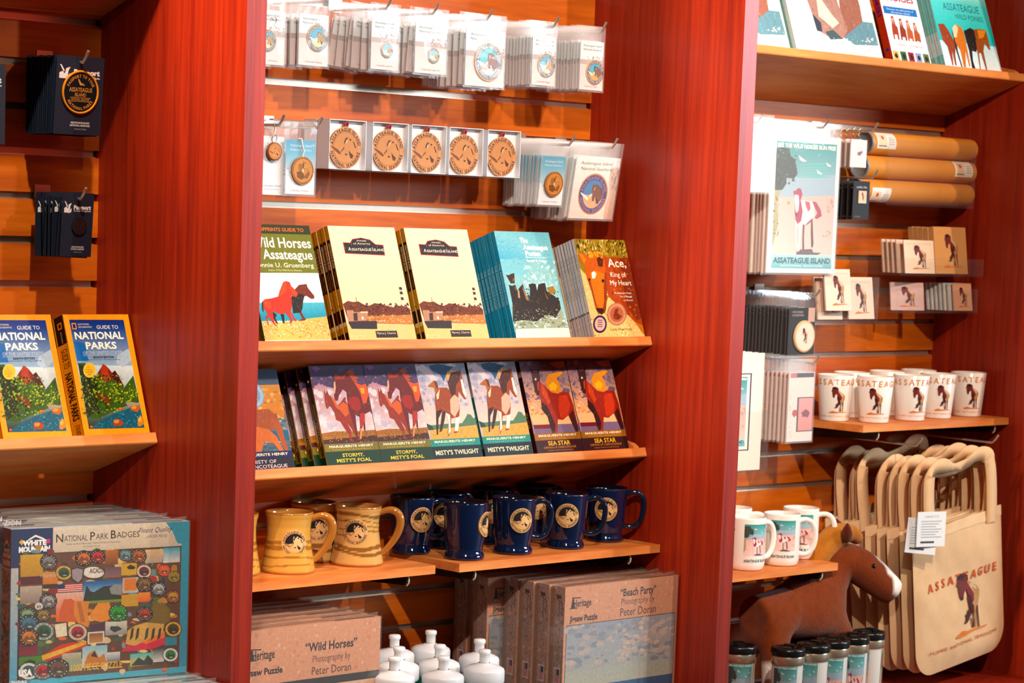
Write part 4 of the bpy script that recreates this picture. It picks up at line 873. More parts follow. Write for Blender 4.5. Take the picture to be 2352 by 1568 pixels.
hang_row(hK, p, .056, .105, .03, 4, 'wooden oval key fob on a chain over a white card, beside the partition', 'wooden key fob queued behind the front one beside the partition', 'wooden key fobs', .15, xoff=-.006, back=.05, jx=.008, jr=3)
def orn_card(label, string=True, disc_on=True):
    o = thing('ornament_card', label, 'ornament'); w, h = .067, .098
    a = Art(w, h, '#eef0f2'); a.rect(0, 0, 1, .26, '#2f9cc0', '#5ab0cc'); a.rect(0, .26, 1, .52, '#5ab0cc', '#a8ccd8'); a.rect(0, .52, 1, .66, '#c2d2da', '#eef0f2'); a.speck(18, 0, .5, 1, .66, ['#9ab0ba', '#b8c8ce', '#8a9ca4'], .07, 4, .5)
    a.text('Assateague Island', .5, .1, .045, '#d8eef6', w=.74); a.text('National Seashore', .5, .18, .045, '#d8eef6', w=.74); a.text('Collectible Ornament', .5, .93, .035, '#9a948e', w=.66)
    card_mesh(a).build('backing_card', M_PAPER, o)
    if disc_on:
        e = Art(.052, .052); e.circ(.5, .5, .49, '#b87838', 36); e.circ(.5, .5, .4, '#cf9450', 32); e.circ(.5, .5, .39, '#c4853f', 32)
        e.arc('ASSATEAGUE ISLAND NATIONAL', .5, .5, .44, .05, '#5a3010', -100, 100); e.arc('SEASHORE BARRIER ISLAND', .5, .5, .44, .05, '#5a3010', 255, 105, inside=True)
        e.poly([(.3, .28), (.5, .26), (.5, .62), (.42, .64), (.36, .5), (.3, .5)], '#9a6430'); e.poly([(.5, .14), (.53, .3), (.53, .52), (.48, .52)], '#6a3c18'); e.poly([(.22, .55), (.4, .52), (.52, .6), (.6, .72), (.45, .82), (.25, .74)], '#7a4a22'); e.poly([(.62, .62), (.78, .5), (.8, .62), (.7, .78), (.58, .76)], '#8a5628'); e.speck(26, .52, .2, .8, .55, ['#8a5628', '#e0ac6a', '#7a4a22'], .03, 4, 1.5); e.blot(.5, .5, .06, .09, '#e6b878', 3)
        disc(e, .0245, .0045, w / 2 + .002, .043, -.001, '#8a5426').build('wooden_disc', M_WOODINK, o)
    if string: MB().tube([(w / 2, -.004, .066), (w / 2 + .003, -.006, .078), (w / 2 - .001, -.006, .088), (w / 2 - .002, -.004, .1), (w / 2 - .008, -.002, .1)], .0016, '#e2dcd2', 6).build('hanging_cord', M_PAPER, o)
    bag_mesh(w, h, .034, seed=5).build('clear_bag', M_FILM, o); return o
p = orn_card(''); q = orn_card('', False, False)
hang_row(hO, q, .067, .098, .034, 3, 'blue topped ornament card with white cord, beside the boxed ornaments', 'ornament card behind the one with the white cord', 'corded ornament cards', .16, xoff=-.035, back=.06, jx=.012, front=p)
p = orn_card('', False); q = orn_card('', False, False)
hang_row(hH, q, .067, .098, .034, 15, 'blue topped ornament card between the boxed ornaments and the stickers', 'blue topped card in the queue behind the front ornament card', 'queued ornament cards', .135, xoff=-.016, back=.012, jr=.7, jx=.0015, tilt=6, front=p)
def sticker(front):
    o = thing('sticker_card', '', 'sticker'); w, h = .127, .127; a = Art(w, h)
    a.rect(0, 0, 1, 1, '#eef2f0', '#f0dcd4'); a.rect(.8, .15, 1, 1, '#e2d4cc', '#d8b8a4'); a.speck(20, .82, .2, 1, .5, ['#cbb8b0', '#bfa8a0'], .05, 4, 2)
    if front:
        a.text('Assateague Island', .46, .1, .05, '#3a3434', w=.72, shear=.35); a.text('National Seashore', .47, .19, .05, '#3a3434', w=.7, shear=.35); badge(a, .48, .6, .315, rim='#eeb088', border='#f4f2ee', ring='#2c3c8c', txt='#b892b0', sky='#0c90c4')
    card_mesh(a).build('sticker_sheet', M_GLOSS, o); bag_mesh(w, h, .03, seed=9, lift=.003).build('clear_bag', M_FILM, o); return o
hang_row(hI, sticker(False), .127, .127, .03, 14, 'bagged round horse sticker with dark blue lettered ring, beside the partition', 'bagged sticker in the queue behind the dark blue lettered ring', 'bagged horse stickers', .15, xoff=-.02, back=.012, tilt=9, jr=1.2, jx=.002, front=sticker(True))

# boxed ornaments on a clear ledge
MBx = MB().box(.445, .938, -.106, .0, 1.5635, 1.5665, '#fff').box(.445, .938, -.107, -.105, 1.5635, 1.571, '#fff')
tag(MBx.build('clear_ledge', M_ACRYL), 'clear plastic ledge under the row of boxed ornaments', 'ledge')
def orn_box():
    o = thing('ornament_box', '', 'ornament'); w, h, d = .09, .092, .036; m = MB(); c = '#e6e6ea'
    m.box(0, w, d - .001, d, 0, h, c).box(0, .0012, 0, d, 0, h, '#d8dade').box(w - .0012, w, 0, d, 0, h, c).box(0, w, 0, d, h - .0012, h, '#f0f0f2').box(0, w, 0, d, 0, .0012, c)
    m.box(.001, w - .001, .012, .0132, .001, h - .001, '#f0eeee'); m.build('white_box', M_PAPER, o)
    e = Art(.078, .078); badge(e, .5, .5, .5, **ENGRAVE)
    dm = disc(e, .0375, .005, w / 2, .0405, .0115, '#8a4e24'); dm.tube([(w / 2 + .005 * math.sin(t), .009, .081 + .005 * math.cos(t)) for t in (i * .52 for i in range(13))], .002, '#a8622e', 6)
    dm.build('wooden_disc', M_WOODINK, o)
    MB().tube([(w / 2 - .004, .006, .083), (w / 2 - .002, .004, .089), (w / 2 + .003, .006, .088), (w / 2 + .005, .008, .082)], .0022, '#b01838', 6).build('red_cord', M_PAPER, o)
    MB().add([(.002, -.0002, .002), (w - .002, -.0002, .002), (w - .002, -.0002, h - .002), (.002, -.0002, h - .002)], [(0, 1, 2, 3)], '#fff').build('clear_lid', M_ACRYL, o)
    return o
p = orn_box()
BX = [(.434, 'beginning the row beside the ornament card'), (.54, 'second in the row of five'), (.638, 'in the middle of the row of five'), (.736, 'fourth in the row of five'), (.838, 'ending the row, its red cord astray')]
for i, (x, tx) in enumerate(BX):
    o = p if i == 0 else dup(p); o.location = (x + .008, -.1, 1.5668); o['label'] = 'wooden horse ornament in white box ' + tx; o['group'] = 'boxed wooden ornaments'
dup(p, (.442, -.061, 1.5668), None, 'white ornament box standing behind the first boxed ornament')

# left bay: park stamp cards
hP = hook(-.118, 1.7265, .12, 'wire hook holding the gold ringed patch cards'); hQ = hook(-.118, 1.4965, .12, 'wire hook holding the small round pin cards')
def passport(w, h, kind, front=True):
    o = thing('passport_card', '', 'card'); a = Art(w, h, '#101a2c')
    a.text('Passport', .64, .2 if kind else .225, .062, '#e6e2da', w=.55, bold=.05); a.text('To Your National Parks', .64, .265 if kind else .28, .024, '#e6e2da', w=.56, bold=.02)
    y = 0 if kind else .02
    for pl in ([(.06, .11), (.1, .12), (.17, .19), (.15, .21)], [(.17, .25), (.2, .16), (.29, .14), (.25, .19), (.24, .25), (.19, .28)], [(.06, .22), (.12, .2), (.18, .23), (.2, .29), (.06, .29)], [(.2, .28), (.29, .22), (.29, .28), (.2, .3)]): a.poly([(px, py + y) for px, py in pl], '#e6e2da')
    a.text('ASSATEAGUE ISLAND', .55, .845, .022, '#d8d4cc', w=.4, bold=.03); a.text('NATIONAL SEASHORE', .55, .88, .022, '#d8d4cc', w=.42, bold=.03); a.text("Collector's Patch" if kind else "Collector's Pin", .56, .925, .018, '#b0b0b4', w=.26)
    card_mesh(a, edge='#1c3a54').build('backing_card', M_PAPER, o)
    if front and kind:
        e = Art(.07, .07); e.circ(.5, .5, .46, '#07080e', 36); e.arc('PASSPORT TO YOUR', .5, .5, .39, .07, '#d88a24', -70, 70); e.arc('NATIONAL PARKS', .5, .5, .39, .07, '#d88a24', 240, 120, inside=True)
        e.text('ASSATEAGUE', .5, .44, .1, '#d08a30', w=.66, bold=.01); e.text('ISLAND', .5, .56, .08, '#d08a30', w=.32, bold=.01); e.rect(.2, .625, .8, .635, '#d08a30'); e.text('NATIONAL SEASHORE', .5, .675, .05, '#d08a30', w=.52); e.rect(.2, .715, .8, .725, '#d08a30')
        e.poly([(.4, .17), (.45, .2), (.5, .27), (.58, .3), (.62, .34), (.52, .33), (.48, .34), (.44, .28)], '#d08a30')
        m = disc(e, .035, .0022, w / 2 + .001, .072, -.0005, '#0a0c14'); m.tube([(w / 2 + .001 + .035 * math.cos(t), -.002, .072 + .035 * math.sin(t)) for t in (2 * math.pi * i / 40 for i in range(41))], .0021, '#e08a10', 8)
        m.build('embroidered_patch', M_CANV, o)
    elif front:
        e = Art(.03, .03); e.circ(.5, .5, .5, '#1a1418', 30); e.speck(24, .25, .25, .75, .75, ['#3a2c2c', '#54403a', '#0c0a0c'], .06, 3, .5)
        disc(e, .0115, .002, w * .56, .053, -.0004, '#a8744c').build('pin', M_ENAM, o)
    return o
hang_row(hP, passport(.095, .132, 1, False), .095, .132, .0, 15, 'navy stamp card with a large gold ringed round patch', 'navy card edge in the queue behind the gold ringed patch', 'navy patch cards', .125, xoff=.0, back=.022, tilt=4, jr=.8, jx=.001, jz=.001, front=passport(.095, .132, 1))
hang_row(hQ, passport(.063, .109, 0, False), .063, .109, .0, 7, 'navy stamp card with a small dark round pin', 'navy card fanned behind the small dark round pin', 'navy pin cards', .125, xoff=.0, back=.035, tilt=4, jr=2.5, jx=.003, front=passport(.063, .109, 0))
o = passport(.095, .132, 1, False); o.location = (-.352, -.1, 1.58); o['label'] = 'navy card edge cut off by the picture edge, across from the patch cards'
o2 = hook(-.304, 1.7265, .105, 'wire hook of the navy card cut off by the picture edge')

# ------------------------------------------------------------------ stoneware mugs
def handle(pts, r, col, n=10, flatten=1.0): return MB().tube(pts, r, col, n)
def bez(p, k=18):
    """smooth curve through four control points"""
    out = []
    for i in range(k + 1):
        t = i / k; u = 1 - t
        out.append(Vector(p[0]) * u ** 3 + Vector(p[1]) * 3 * u * u * t + Vector(p[2]) * 3 * u * t * t + Vector(p[3]) * t ** 3)
    return out
def medallion(r, R, zc, ang, slope=0.0):
    """round stoneware medallion pressed onto a wall of radius R, at height zc and angle ang from the front"""
    a = Art(2 * r, 2 * r); a.circ(.5, .5, .5, '#d0a064', 40); badge(a, .5, .5, .49, **MEDAL)
    fn0 = wrap(R + .0025, 0, 0, 1, 0); w = 2 * r
    def fn(x, z, d):
        p = fn0(x - r, z, d); return Vector((p[0], p[1], zc - r + z))
    m = MB(); m.art(a, fn, 0, 10)
    n = 36; e0 = [fn(r + r * math.cos(t), r + r * math.sin(t), 0.0001) for t in (2 * math.pi * i / n for i in range(n))]; e1 = [fn(r + r * 1.04 * math.cos(t), r + r * 1.04 * math.sin(t), -.004) for t in (2 * math.pi * i / n for i in range(n))]
    m.add(e0 + e1, [(i, (i + 1) % n, n + (i + 1) % n, n + i) for i in range(n)], '#c08a50', 0, True)
    Rm = Matrix.Rotation(ang, 4, 'Z'); m.v = [tuple(Rm @ Vector(v)) for v in m.v]
    return m
def tan_mug(kind, ang, hang, label, loc):
    o = thing('stoneware_mug', label, 'mug', loc, group='tan stoneware mugs')
    pr = [(.036, .001), (.0495, 0), (.0505, .006), (.0485, .018), (.0445, .04), (.041, .065), (.0405, .085), (.0425, .1), (.0445, .107), (.0445, .112), (.0415, .1125), (.039, .106), (.037, .06), (.036, .012), (0, .01)]
    fine = []
    for (r0, z0), (r1, z1) in zip(pr, pr[1:]):
        k = max(1, int(abs(z1 - z0) / .0022))
        for i in range(k): fine.append((r0 + (r1 - r0) * i / k, z0 + (z1 - z0) * i / k))
    fine.append(pr[-1]); n = 48; cols = []
    hi = pr.index((.0415, .1125)); zin = len(fine)
    for qi, (r, z) in enumerate(fine):
        for k in range(n):
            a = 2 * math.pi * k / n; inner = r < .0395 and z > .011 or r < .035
            if kind: zz = z + .002 * math.sin(a * 3 + z * 60); st = any(abs(zz - c + .004 * math.sin(a + c * 90)) < wd for c, wd in ((.026, .003), (.038, .0035), (.062, .0014), (.071, .0014), (.083, .0012), (.098, .0028)))
            else: zz = z + .003 * math.sin(a * 2 + 1 + z * 30); st = any(abs(zz - c + .003 * math.sin(a + c * 70)) < wd for c, wd in ((.014, .0012), (.03, .0016), (.05, .004), (.06, .003)))
            c = ('#8a5a24' if kind else '#9a6222') if st else ('#d2a25c' if kind else '#c8943e')
            if z < .006 or z > .108: c = '#a5682a'
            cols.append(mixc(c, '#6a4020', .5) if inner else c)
    m = MB(); vs = [(r * math.cos(2 * math.pi * k / n), r * math.sin(2 * math.pi * k / n), z) for r, z in fine for k in range(n)]
    m.add(vs, [(i * n + k, i * n + (k + 1) % n, (i + 1) * n + (k + 1) % n, (i + 1) * n + k) for i in range(len(fine) - 1) for k in range(n)], cols, 0, True)
    m.build('cup', M_GLAZE, o)
    ca, sa = math.sin(hang), -math.cos(hang)
    R = lambda d, z: (d * ca, d * sa, z)
    MB().tube(bez([R(.039, .098), R(.085, .125), R(.1, .07), R(.047, .022)], 22), [.0055 + .0025 * math.sin(math.pi * i / 22) for i in range(23)], '#a86a26', 12).build('handle', M_GLAZE, o)
    medallion(.0245, .0415, .066 if kind else .058, ang).build('medallion', M_WOODINK, o)
    return o
# facing angle is measured from the aisle side (-y) towards +x; the camera looks from about -43 degrees
tan_mug(0, math.radians(-24), math.radians(52), 'tan stoneware mug with plain upper half, nearest the partition front', (.332, -.148, .8236))
tan_mug(1, math.radians(-46), math.radians(48), 'tan stoneware mug with bold brown stripes beside the blue mugs', (.508, -.137, .8236))
tan_mug(0, math.radians(-30), math.radians(170), 'grey lit stoneware mug half hidden by the partition', (.228, -.118, .8236))
tan_mug(1, math.radians(-30), math.radians(60), 'shadowed stoneware mug standing behind the two front tan mugs', (.47, -.05, .8236))
def blue_mug(ang, hang, label, loc, group='blue stoneware mugs'):
    o = thing('blue_mug', label, 'mug', loc, group=group)
    pr = [(.03, .001), (.0385, 0), (.0395, .004), (.038, .010), (.0345, .015), (.0355, .022), (.0395, .04), (.0415, .07), (.0435, .1), (.0445, .109), (.044, .1125), (.042, .112), (.04, .1), (.037, .05), (.03, .015), (0, .012)]
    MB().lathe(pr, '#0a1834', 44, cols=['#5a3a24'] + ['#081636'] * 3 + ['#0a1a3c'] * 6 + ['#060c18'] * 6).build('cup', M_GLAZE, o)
    ca, sa = math.sin(hang), -math.cos(hang); R = lambda d, z: (d * ca, d * sa, z)
    MB().tube(bez([R(.041, .098), R(.062, .112), R(.084, .1), R(.078, .065)], 12) + bez([R(.078, .065), R(.074, .035), R(.06, .026), R(.037, .033)], 12)[1:], .0055, '#081830', 10).build('handle', M_GLAZE, o)
    medallion(.0245, .0415, .07, ang).build('medallion', M_WOODINK, o); return o
bz = .8263
blue_mug(math.radians(-12), math.radians(60), 'dark blue mug in shadow behind the first blue mug, badge part hidden', (.69, -.085, bz))
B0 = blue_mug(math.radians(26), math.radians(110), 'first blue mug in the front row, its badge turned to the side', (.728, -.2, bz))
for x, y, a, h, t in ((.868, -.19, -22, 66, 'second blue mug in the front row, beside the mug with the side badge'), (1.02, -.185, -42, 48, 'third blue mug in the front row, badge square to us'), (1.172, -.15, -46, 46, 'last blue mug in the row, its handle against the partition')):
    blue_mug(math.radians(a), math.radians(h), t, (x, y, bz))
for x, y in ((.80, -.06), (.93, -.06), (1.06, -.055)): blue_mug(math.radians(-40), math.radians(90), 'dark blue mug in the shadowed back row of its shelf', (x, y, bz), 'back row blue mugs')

# ------------------------------------------------------------------ jigsaw puzzle boxes
def puzzle_box(name, art, d, spine, label, edge, group=None, wrap_on=True, rim='#d8c0b4'):
    """lidded box standing on edge: lid to the front, tray behind it; origin at the lower left front corner"""
    w, h = art.w, art.h; o = thing(name, label, 'puzzle', group=group); ld = d * .74
    m = MB(); m.box(0, w, 0, ld, 0, h, edge); m.art(art, flat())
    if spine: m.art(spine, side(0, ld, 0))
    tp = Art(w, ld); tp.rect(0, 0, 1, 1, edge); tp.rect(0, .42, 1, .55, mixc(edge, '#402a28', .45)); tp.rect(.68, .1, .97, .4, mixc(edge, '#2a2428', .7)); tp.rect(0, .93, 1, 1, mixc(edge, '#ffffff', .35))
    m.art(tp, lambda x, z, dd: (x, ld - z, h + dd)); m.build('lid', M_SPECK, o)
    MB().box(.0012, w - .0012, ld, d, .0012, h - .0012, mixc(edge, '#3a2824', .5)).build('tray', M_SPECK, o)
    if wrap_on:
        k = MB(); r = random.Random(int(d * 1e5) + len(label)); nx, nz = 9, 8; e = .0017
        vs = [(-e + (w + 2 * e) * i / nx, -e * (.6 + .8 * r.random()), -e + (h + 2 * e) * j / nz) for j in range(nz + 1) for i in range(nx + 1)]
        k.add(vs, [(j * (nx + 1) + i, j * (nx + 1) + i + 1, (j + 1) * (nx + 1) + i + 1, (j + 1) * (nx + 1) + i) for j in range(nz) for i in range(nx)], '#fff', 0, True)
        vs = [(-e + (w + 2 * e) * i / nx, (d + e) * j / 3 - e, h + e * (.6 + 1.6 * r.random())) for j in range(4) for i in range(nx + 1)]
        k.add(vs, [(j * (nx + 1) + i, j * (nx + 1) + i + 1, (j + 1) * (nx + 1) + i + 1, (j + 1) * (nx + 1) + i) for j in range(3) for i in range(nx)], '#fff', 0, True)
        k.add([(-e, -e, -e), (-e, d, -e), (-e, d, h + e), (-e, -e, h + e)], [(0, 1, 2, 3)], '#fff')
        for sx in (0, 1):
            bx = w * sx; k.add([(bx - .012 + .01 * sx, d * .2, h + e), (bx + .008 * (1 if sx else -1), d * .5, h + .006), (bx - .01, d * .8, h + e), (bx, d * .5, h - .012)], [(0, 1, 2), (0, 1, 3), (1, 2, 3)], '#fff')
        k.build('shrink_wrap', M_WRAP, o)
    return o
def heritage_logo(a, cx, cy, s, col, rot=0):
    if rot:
        a.text('Heritage', cx, cy + .02, s, col, w=.115, rot=90); a.line([(cx - .3, cy - .05), (cx + .25, cy - .028), (cx + .25, cy + .05)], .06, col); a.poly([(cx - .3, cy - .075), (cx + .1, cy - .065), (cx + .2, cy - .05), (cx - .28, cy - .05)], col)
    else:
        a.text('Heritage', cx + .01, cy, s, col, w=.155, bold=.015); a.line([(cx - .08, cy - .034), (cx - .005, cy - .03)], .006, col); a.poly([(cx - .088, cy + .03), (cx - .075, cy - .034), (cx - .066, cy - .034), (cx - .05, cy + .028)], col); a.rect(cx - .095, cy + .026, cx - .03, cy + .031, col)
def tan_paper(a):
    a.speck(150, 0, 0, 1, 1, ['#d4a68a', '#c89274', '#d8ae94', '#c28a6c', '#d4a88e'], .022, 4); return a
def art_beach():
    a = tan_paper(Art(.328, .34, '#cf9c80')); heritage_logo(a, .14, .1, .042, '#2a1a18')
    a.text('Jigsaw Puzzle', .165, .19, .034, '#2a1c1c', w=.24, bold=.03); a.text('\u201cBeach Party\u201d', .64, .068, .045, '#3a2420', w=.32, bold=.02); a.text('Photography by', .64, .122, .038, '#7a5048', w=.3); a.text('Peter Doran', .645, .185, .048, '#5a382c', w=.32)
    a.rect(.02, .225, .985, .98, '#3a2a2c'); a.rect(.024, .229, .981, .6, '#9a9ca4', '#a9aa9e'); a.rect(.024, .5, .981, .61, '#a9aa9e', '#b2ae9c')
    a.speck(60, .03, .24, .97, .5, ['#a8a09c', '#b4a8a0', '#929298', '#bcaca0', '#8a8c94'], .09, 3, .4); a.speck(30, .5, .25, .97, .45, ['#c8b4a6', '#c0aca0'], .06, 6, .45)
    a.rect(.024, .6, .981, .78, '#2a5a80', '#1f4468'); a.speck(40, .03, .61, .98, .77, ['#3a6c90', '#1a3c5c', '#2c4a70'], .05, 8, .15)
    a.poly([(.024, .8), (.1, .77), (.2, .78), (.3, .76), (.45, .77), (.6, .745), (.8, .75), (.981, .74), (.981, .98), (.024, .98)], '#e2d0b8'); a.rect(.024, .83, .981, .9, '#b8a494', '#8a8084'); a.rect(.024, .9, .981, .98, '#a89484')
    for i, (x, y, c) in enumerate(((.1, .9, '#5a2c1c'), (.22, .87, '#8a4a20'), (.33, .88, '#6a3018'), (.46, .85, '#7c3a1c'), (.55, .83, '#8a4420'), (.7, .82, '#3a1c18'), (.8, .86, '#4a241c'), (.93, .8, '#b06a2c'))): a.blot(x, y + .06, .075, .06, c, i); a.blot(x + .03, y + .1, .06, .06, mixc(c, '#201010', .3), i + 9)
    return a
def art_wildpuz():
    a = tan_paper(Art(.328, .32, '#cf9c80')); heritage_logo(a, .16, .14, .05, '#2a1a18')
    a.text('Jigsaw Puzzle', .17, .235, .035, '#2a1c1c', w=.27, bold=.03); a.text('\u201cWild Horses\u201d', .645, .13, .048, '#3a2420', w=.37, bold=.02); a.text('Photography by', .65, .2, .04, '#8a6050', w=.27); a.text('Peter Doran', .65, .268, .046, '#6a4434', w=.28)
    a.rect(0, .31, 1, 1, '#2a2420'); a.rect(.02, .355, .315, .98, '#b8b49c', '#e0b070'); a.speck(30, .03, .36, .31, .7, ['#c8c4b0', '#9ca098', '#e0c48c'], .05, 2, .5); a.rect(.335, .355, .59, .98, '#d0b8a8', '#d8c0b0'); a.rect(.605, .355, .985, .98, '#d8b49c', '#e09a5c')
    a.poly([(.4, .5), (.44, .45), (.52, .43), (.57, .46), (.575, .7), (.52, .98), (.4, .98), (.38, .6)], '#6a4a3c'); a.poly([(.42, .5), (.5, .47), (.55, .5), (.53, .7), (.45, .72)], '#a8886c')
    a.poly([(.62, .75), (.7, .58), (.76, .52), (.82, .47), (.88, .47), (.93, .45), (.965, .5), (.97, .62), (.98, .98), (.94, .98), (.93, .66), (.86, .72), (.78, .7), (.72, .74), (.66, .85)], '#1c1416')
    return a
def spine_h(h, d):
    a = Art(d * .74, h, '#a5877c'); a.speck(90, 0, 0, 1, 1, ['#8c6e64', '#b89a8e', '#7c6058', '#c2a89c'], .16, 4, .12); heritage_logo(a, .5, .12, .011, '#2e1c1a', 1)
    a.rect(.18, .475, .78, .575, '#c9bcb8'); a.rect(.25, .485, .71, .565, '#b8706c')
    for i in range(4): a.rect(.3 + i * .11, .485, .34 + i * .11, .565, '#d0a8a4')
    a.rect(.48, .485, .71, .52, '#20365c'); a.rect(.25, .66, .8, .74, '#2a2424'); a.rect(.45, .67, .75, .73, '#7a9098'); a.rect(.1, .8, .8, .9, '#4a3a3a'); return a
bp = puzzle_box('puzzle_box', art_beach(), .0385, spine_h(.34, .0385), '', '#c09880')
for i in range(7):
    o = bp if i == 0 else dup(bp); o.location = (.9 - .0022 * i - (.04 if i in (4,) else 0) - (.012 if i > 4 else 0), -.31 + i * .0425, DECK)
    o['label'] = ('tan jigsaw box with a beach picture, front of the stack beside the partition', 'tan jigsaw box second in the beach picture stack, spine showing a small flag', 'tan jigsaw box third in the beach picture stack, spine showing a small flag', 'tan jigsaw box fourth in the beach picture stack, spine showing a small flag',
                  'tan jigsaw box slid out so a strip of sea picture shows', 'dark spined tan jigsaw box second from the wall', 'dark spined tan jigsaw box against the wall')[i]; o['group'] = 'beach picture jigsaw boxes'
wp = puzzle_box('puzzle_box', art_wildpuz(), .0345, None, '', '#c09880')
for i in range(7):
    o = wp if i == 0 else dup(wp); o.location = (.112 + (RND.uniform(-.008, .004) if i else 0), -.29 + i * .0388, DECK); o['group'] = 'horse picture jigsaw boxes'
    o['label'] = 'tan jigsaw box with a black grazing horse picture, front of its stack' if i == 0 else 'tan jigsaw box showing only its top behind the grazing horse picture'
def art_badges():
    a = Art(.326, .261, '#c9bdaf'); a.q((0, 45), (910, 0), (880, 820), (0, 905)); a.q()
    a.rect(0, 0, .225, .245, '#152f5c'); a.rect(.225, 0, 1, .16, '#d9cbb8', '#cbbca8'); a.poly([(.86, 0), (1, 0), (1, .16), (.93, .14), (.9, .06)], '#3c9ab0'); a.rect(.955, .14, 1, 1, '#4aa0b4', '#3c8ca8'); a.rect(0, .245, .045, 1, '#b8b0a8', '#5a9cb4'); a.rect(0, .96, 1, 1, '#58a4b8')
    a.poly([(.06, .095), (.1, .06), (.13, .04), (.17, .06), (.205, .09), (.13, .052)], '#f0ece4'); a.text('WHITE', .125, .09, .03, '#f4f0e8', w=.13, bold=.06); a.text('MOUNTAIN', .125, .13, .032, '#f4f0e8', w=.17, bold=.06); a.blot(.055, .085, .018, .022, '#e0b020', 3, 8, .6); a.blot(.2, .085, .016, .022, '#d02a7a', 5, 8, .6)
    a.text('N', .262, .07, .052, '#3a2a1c', bold=.01); a.text('ATIONAL', .352, .074, .038, '#3a2a1c', w=.13); a.text('P', .445, .066, .052, '#3a2a1c', bold=.01); a.text('ARK', .498, .071, .038, '#3a2a1c', w=.07); a.text('B', .562, .062, .052, '#3a2a1c', bold=.01); a.text('ADGES', .645, .067, .038, '#3a2a1c', w=.13)
    a.text('Badges des Parcs Nationaux - Insignias de Parques Nacionales', .45, .11, .011, '#4a3a2c', w=.3); a.text('by Charlie Girard', .44, .13, .011, '#4a3a2c', w=.09); a.text('Finest Quality', .8, .045, .032, '#2a3458', w=.19, shear=.35); a.text('LARGER PIECES', .81, .088, .018, '#5a5a6a', w=.12, shear=.2)
    a.rect(.04, .16, .955, .96, '#2c2018')
    a.q((36, 182), (885, 105), (880, 825), (28, 895), box=(.043, .165, .952, .957))
    def R(x0, y0, x1, y1, c, c2=None): a.poly([(x0, y0), (x1, y0 - (x1 - x0) * .085), (x1, y1 - (x1 - x0) * .085), (x0, y1)], [c, c, c2, c2] if c2 else c)
    R(38, 180, 885, 900, '#6a4a34', '#5a3c2c')
    r = random.Random(11)
    for i in range(260):                                      # odds and ends between the large badges
        x, y, sx, sy = r.uniform(35, 860), r.uniform(130, 860), r.uniform(10, 38), r.uniform(8, 30); a.blot(x, y, sx, sy, r.choice(['#b8862c', '#8a2a20', '#c8b48c', '#3c5a4a', '#d0661c', '#4a3a34', '#7a9098', '#a83a2c', '#e0c080', '#5a6a3c', '#2c3a4c']), i, 8, .3)
    R(42, 180, 155, 305, '#c99a10', '#b8860c'); R(45, 305, 150, 350, '#5c1420'); R(40, 360, 150, 460, '#b8a894', '#8c7a70'); R(155, 275, 230, 345, '#d08a18', '#c87410'); R(157, 345, 228, 370, '#3a2c20')
    R(230, 345, 358, 385, '#c8484c'); 
    for k in range(4): R(230, 350 + k * 11, 358, 355 + k * 11, '#e0c8bc')
    R(230, 345, 268, 370, '#243464'); R(222, 395, 362, 560, '#d8b0a0', '#d06a34'); a.text('SEE AMERICA!', .275, .425, .018, '#6a3a38', w=.14); a.poly([(240, 500), (262, 430), (300, 425), (335, 450), (330, 560), (240, 560)], '#c85c20')
    R(362, 325, 566, 440, '#0c5a96', '#a8c4c8'); a.poly([(362, 440), (380, 345), (400, 380), (420, 385), (440, 370), (470, 350), (520, 345), (566, 400), (566, 430)], '#24301c'); a.poly([(500, 360), (530, 335), (562, 340), (566, 400), (510, 395)], '#8a8a86'); R(362, 440, 566, 455, '#7a8a18')
    R(472, 240, 560, 300, '#6a4a54', '#8a6a6a'); a.text('ZION', .565, .255, .035, '#d8c8c0', w=.09); R(475, 140, 545, 225, '#b86a20', '#7a4a20'); R(562, 215, 645, 285, '#c8a010'); a.blot(615, 235, 24, 16, '#3a2410', 4); R(570, 300, 655, 390, '#b8b0a8'); R(580, 305, 645, 375, '#d07818'); R(565, 400, 655, 470, '#c09410'); R(655, 385, 720, 440, '#d88a14', '#d85a28'); R(690, 130, 785, 210, '#d8b890', '#b0a090'); R(788, 115, 880, 205, '#4aa0b4', '#d8d4cc')
    a.poly([(315, 450), (330, 435), (395, 440), (385, 500), (398, 560), (390, 590), (340, 575), (315, 520)], '#d08028'); a.poly([(398, 520), (440, 450), (500, 445), (510, 480), (500, 545), (460, 560), (400, 545)], '#d8861c'); a.poly([(330, 440), (350, 440), (375, 560), (350, 560)], '#b06818')
    a.poly([(712, 500), (740, 450), (790, 440), (830, 480), (832, 550), (800, 570), (712, 565)], '#7a6418'); R(480, 560, 596, 640, '#c8c4b8', '#8a8a84'); a.blot(535, 600, 40, 22, '#3a3634', 8); R(400, 575, 478, 610, '#4a2a3c'); R(388, 620, 475, 690, '#c8c4bc'); R(395, 628, 468, 684, '#8a5a3c', '#b88a5c'); R(360, 705, 492, 830, '#8ab0b8', '#c8bcae'); a.poly([(365, 820), (390, 750), (425, 725), (450, 770), (475, 745), (490, 800), (470, 815)], '#b8742c'); a.poly([(405, 760), (425, 728), (440, 770)], '#3a2018'); a.text('BADLANDS', .445, .748, .02, '#c8d4d4', w=.1)
    a.poly([(565, 735), (640, 650), (800, 610), (805, 690), (740, 720)], '#c83c50'); a.poly([(640, 660), (800, 612), (805, 650), (700, 690)], '#d8742c'); a.poly([(600, 610), (640, 580), (700, 560), (800, 570), (790, 620), (640, 700), (590, 690)], '#c8a468')
    for x in (620, 650, 700, 735, 770): a.poly([(x, 600), (x + 14, 590), (x + 8, 650), (x - 10, 670)], '#3c2c20')
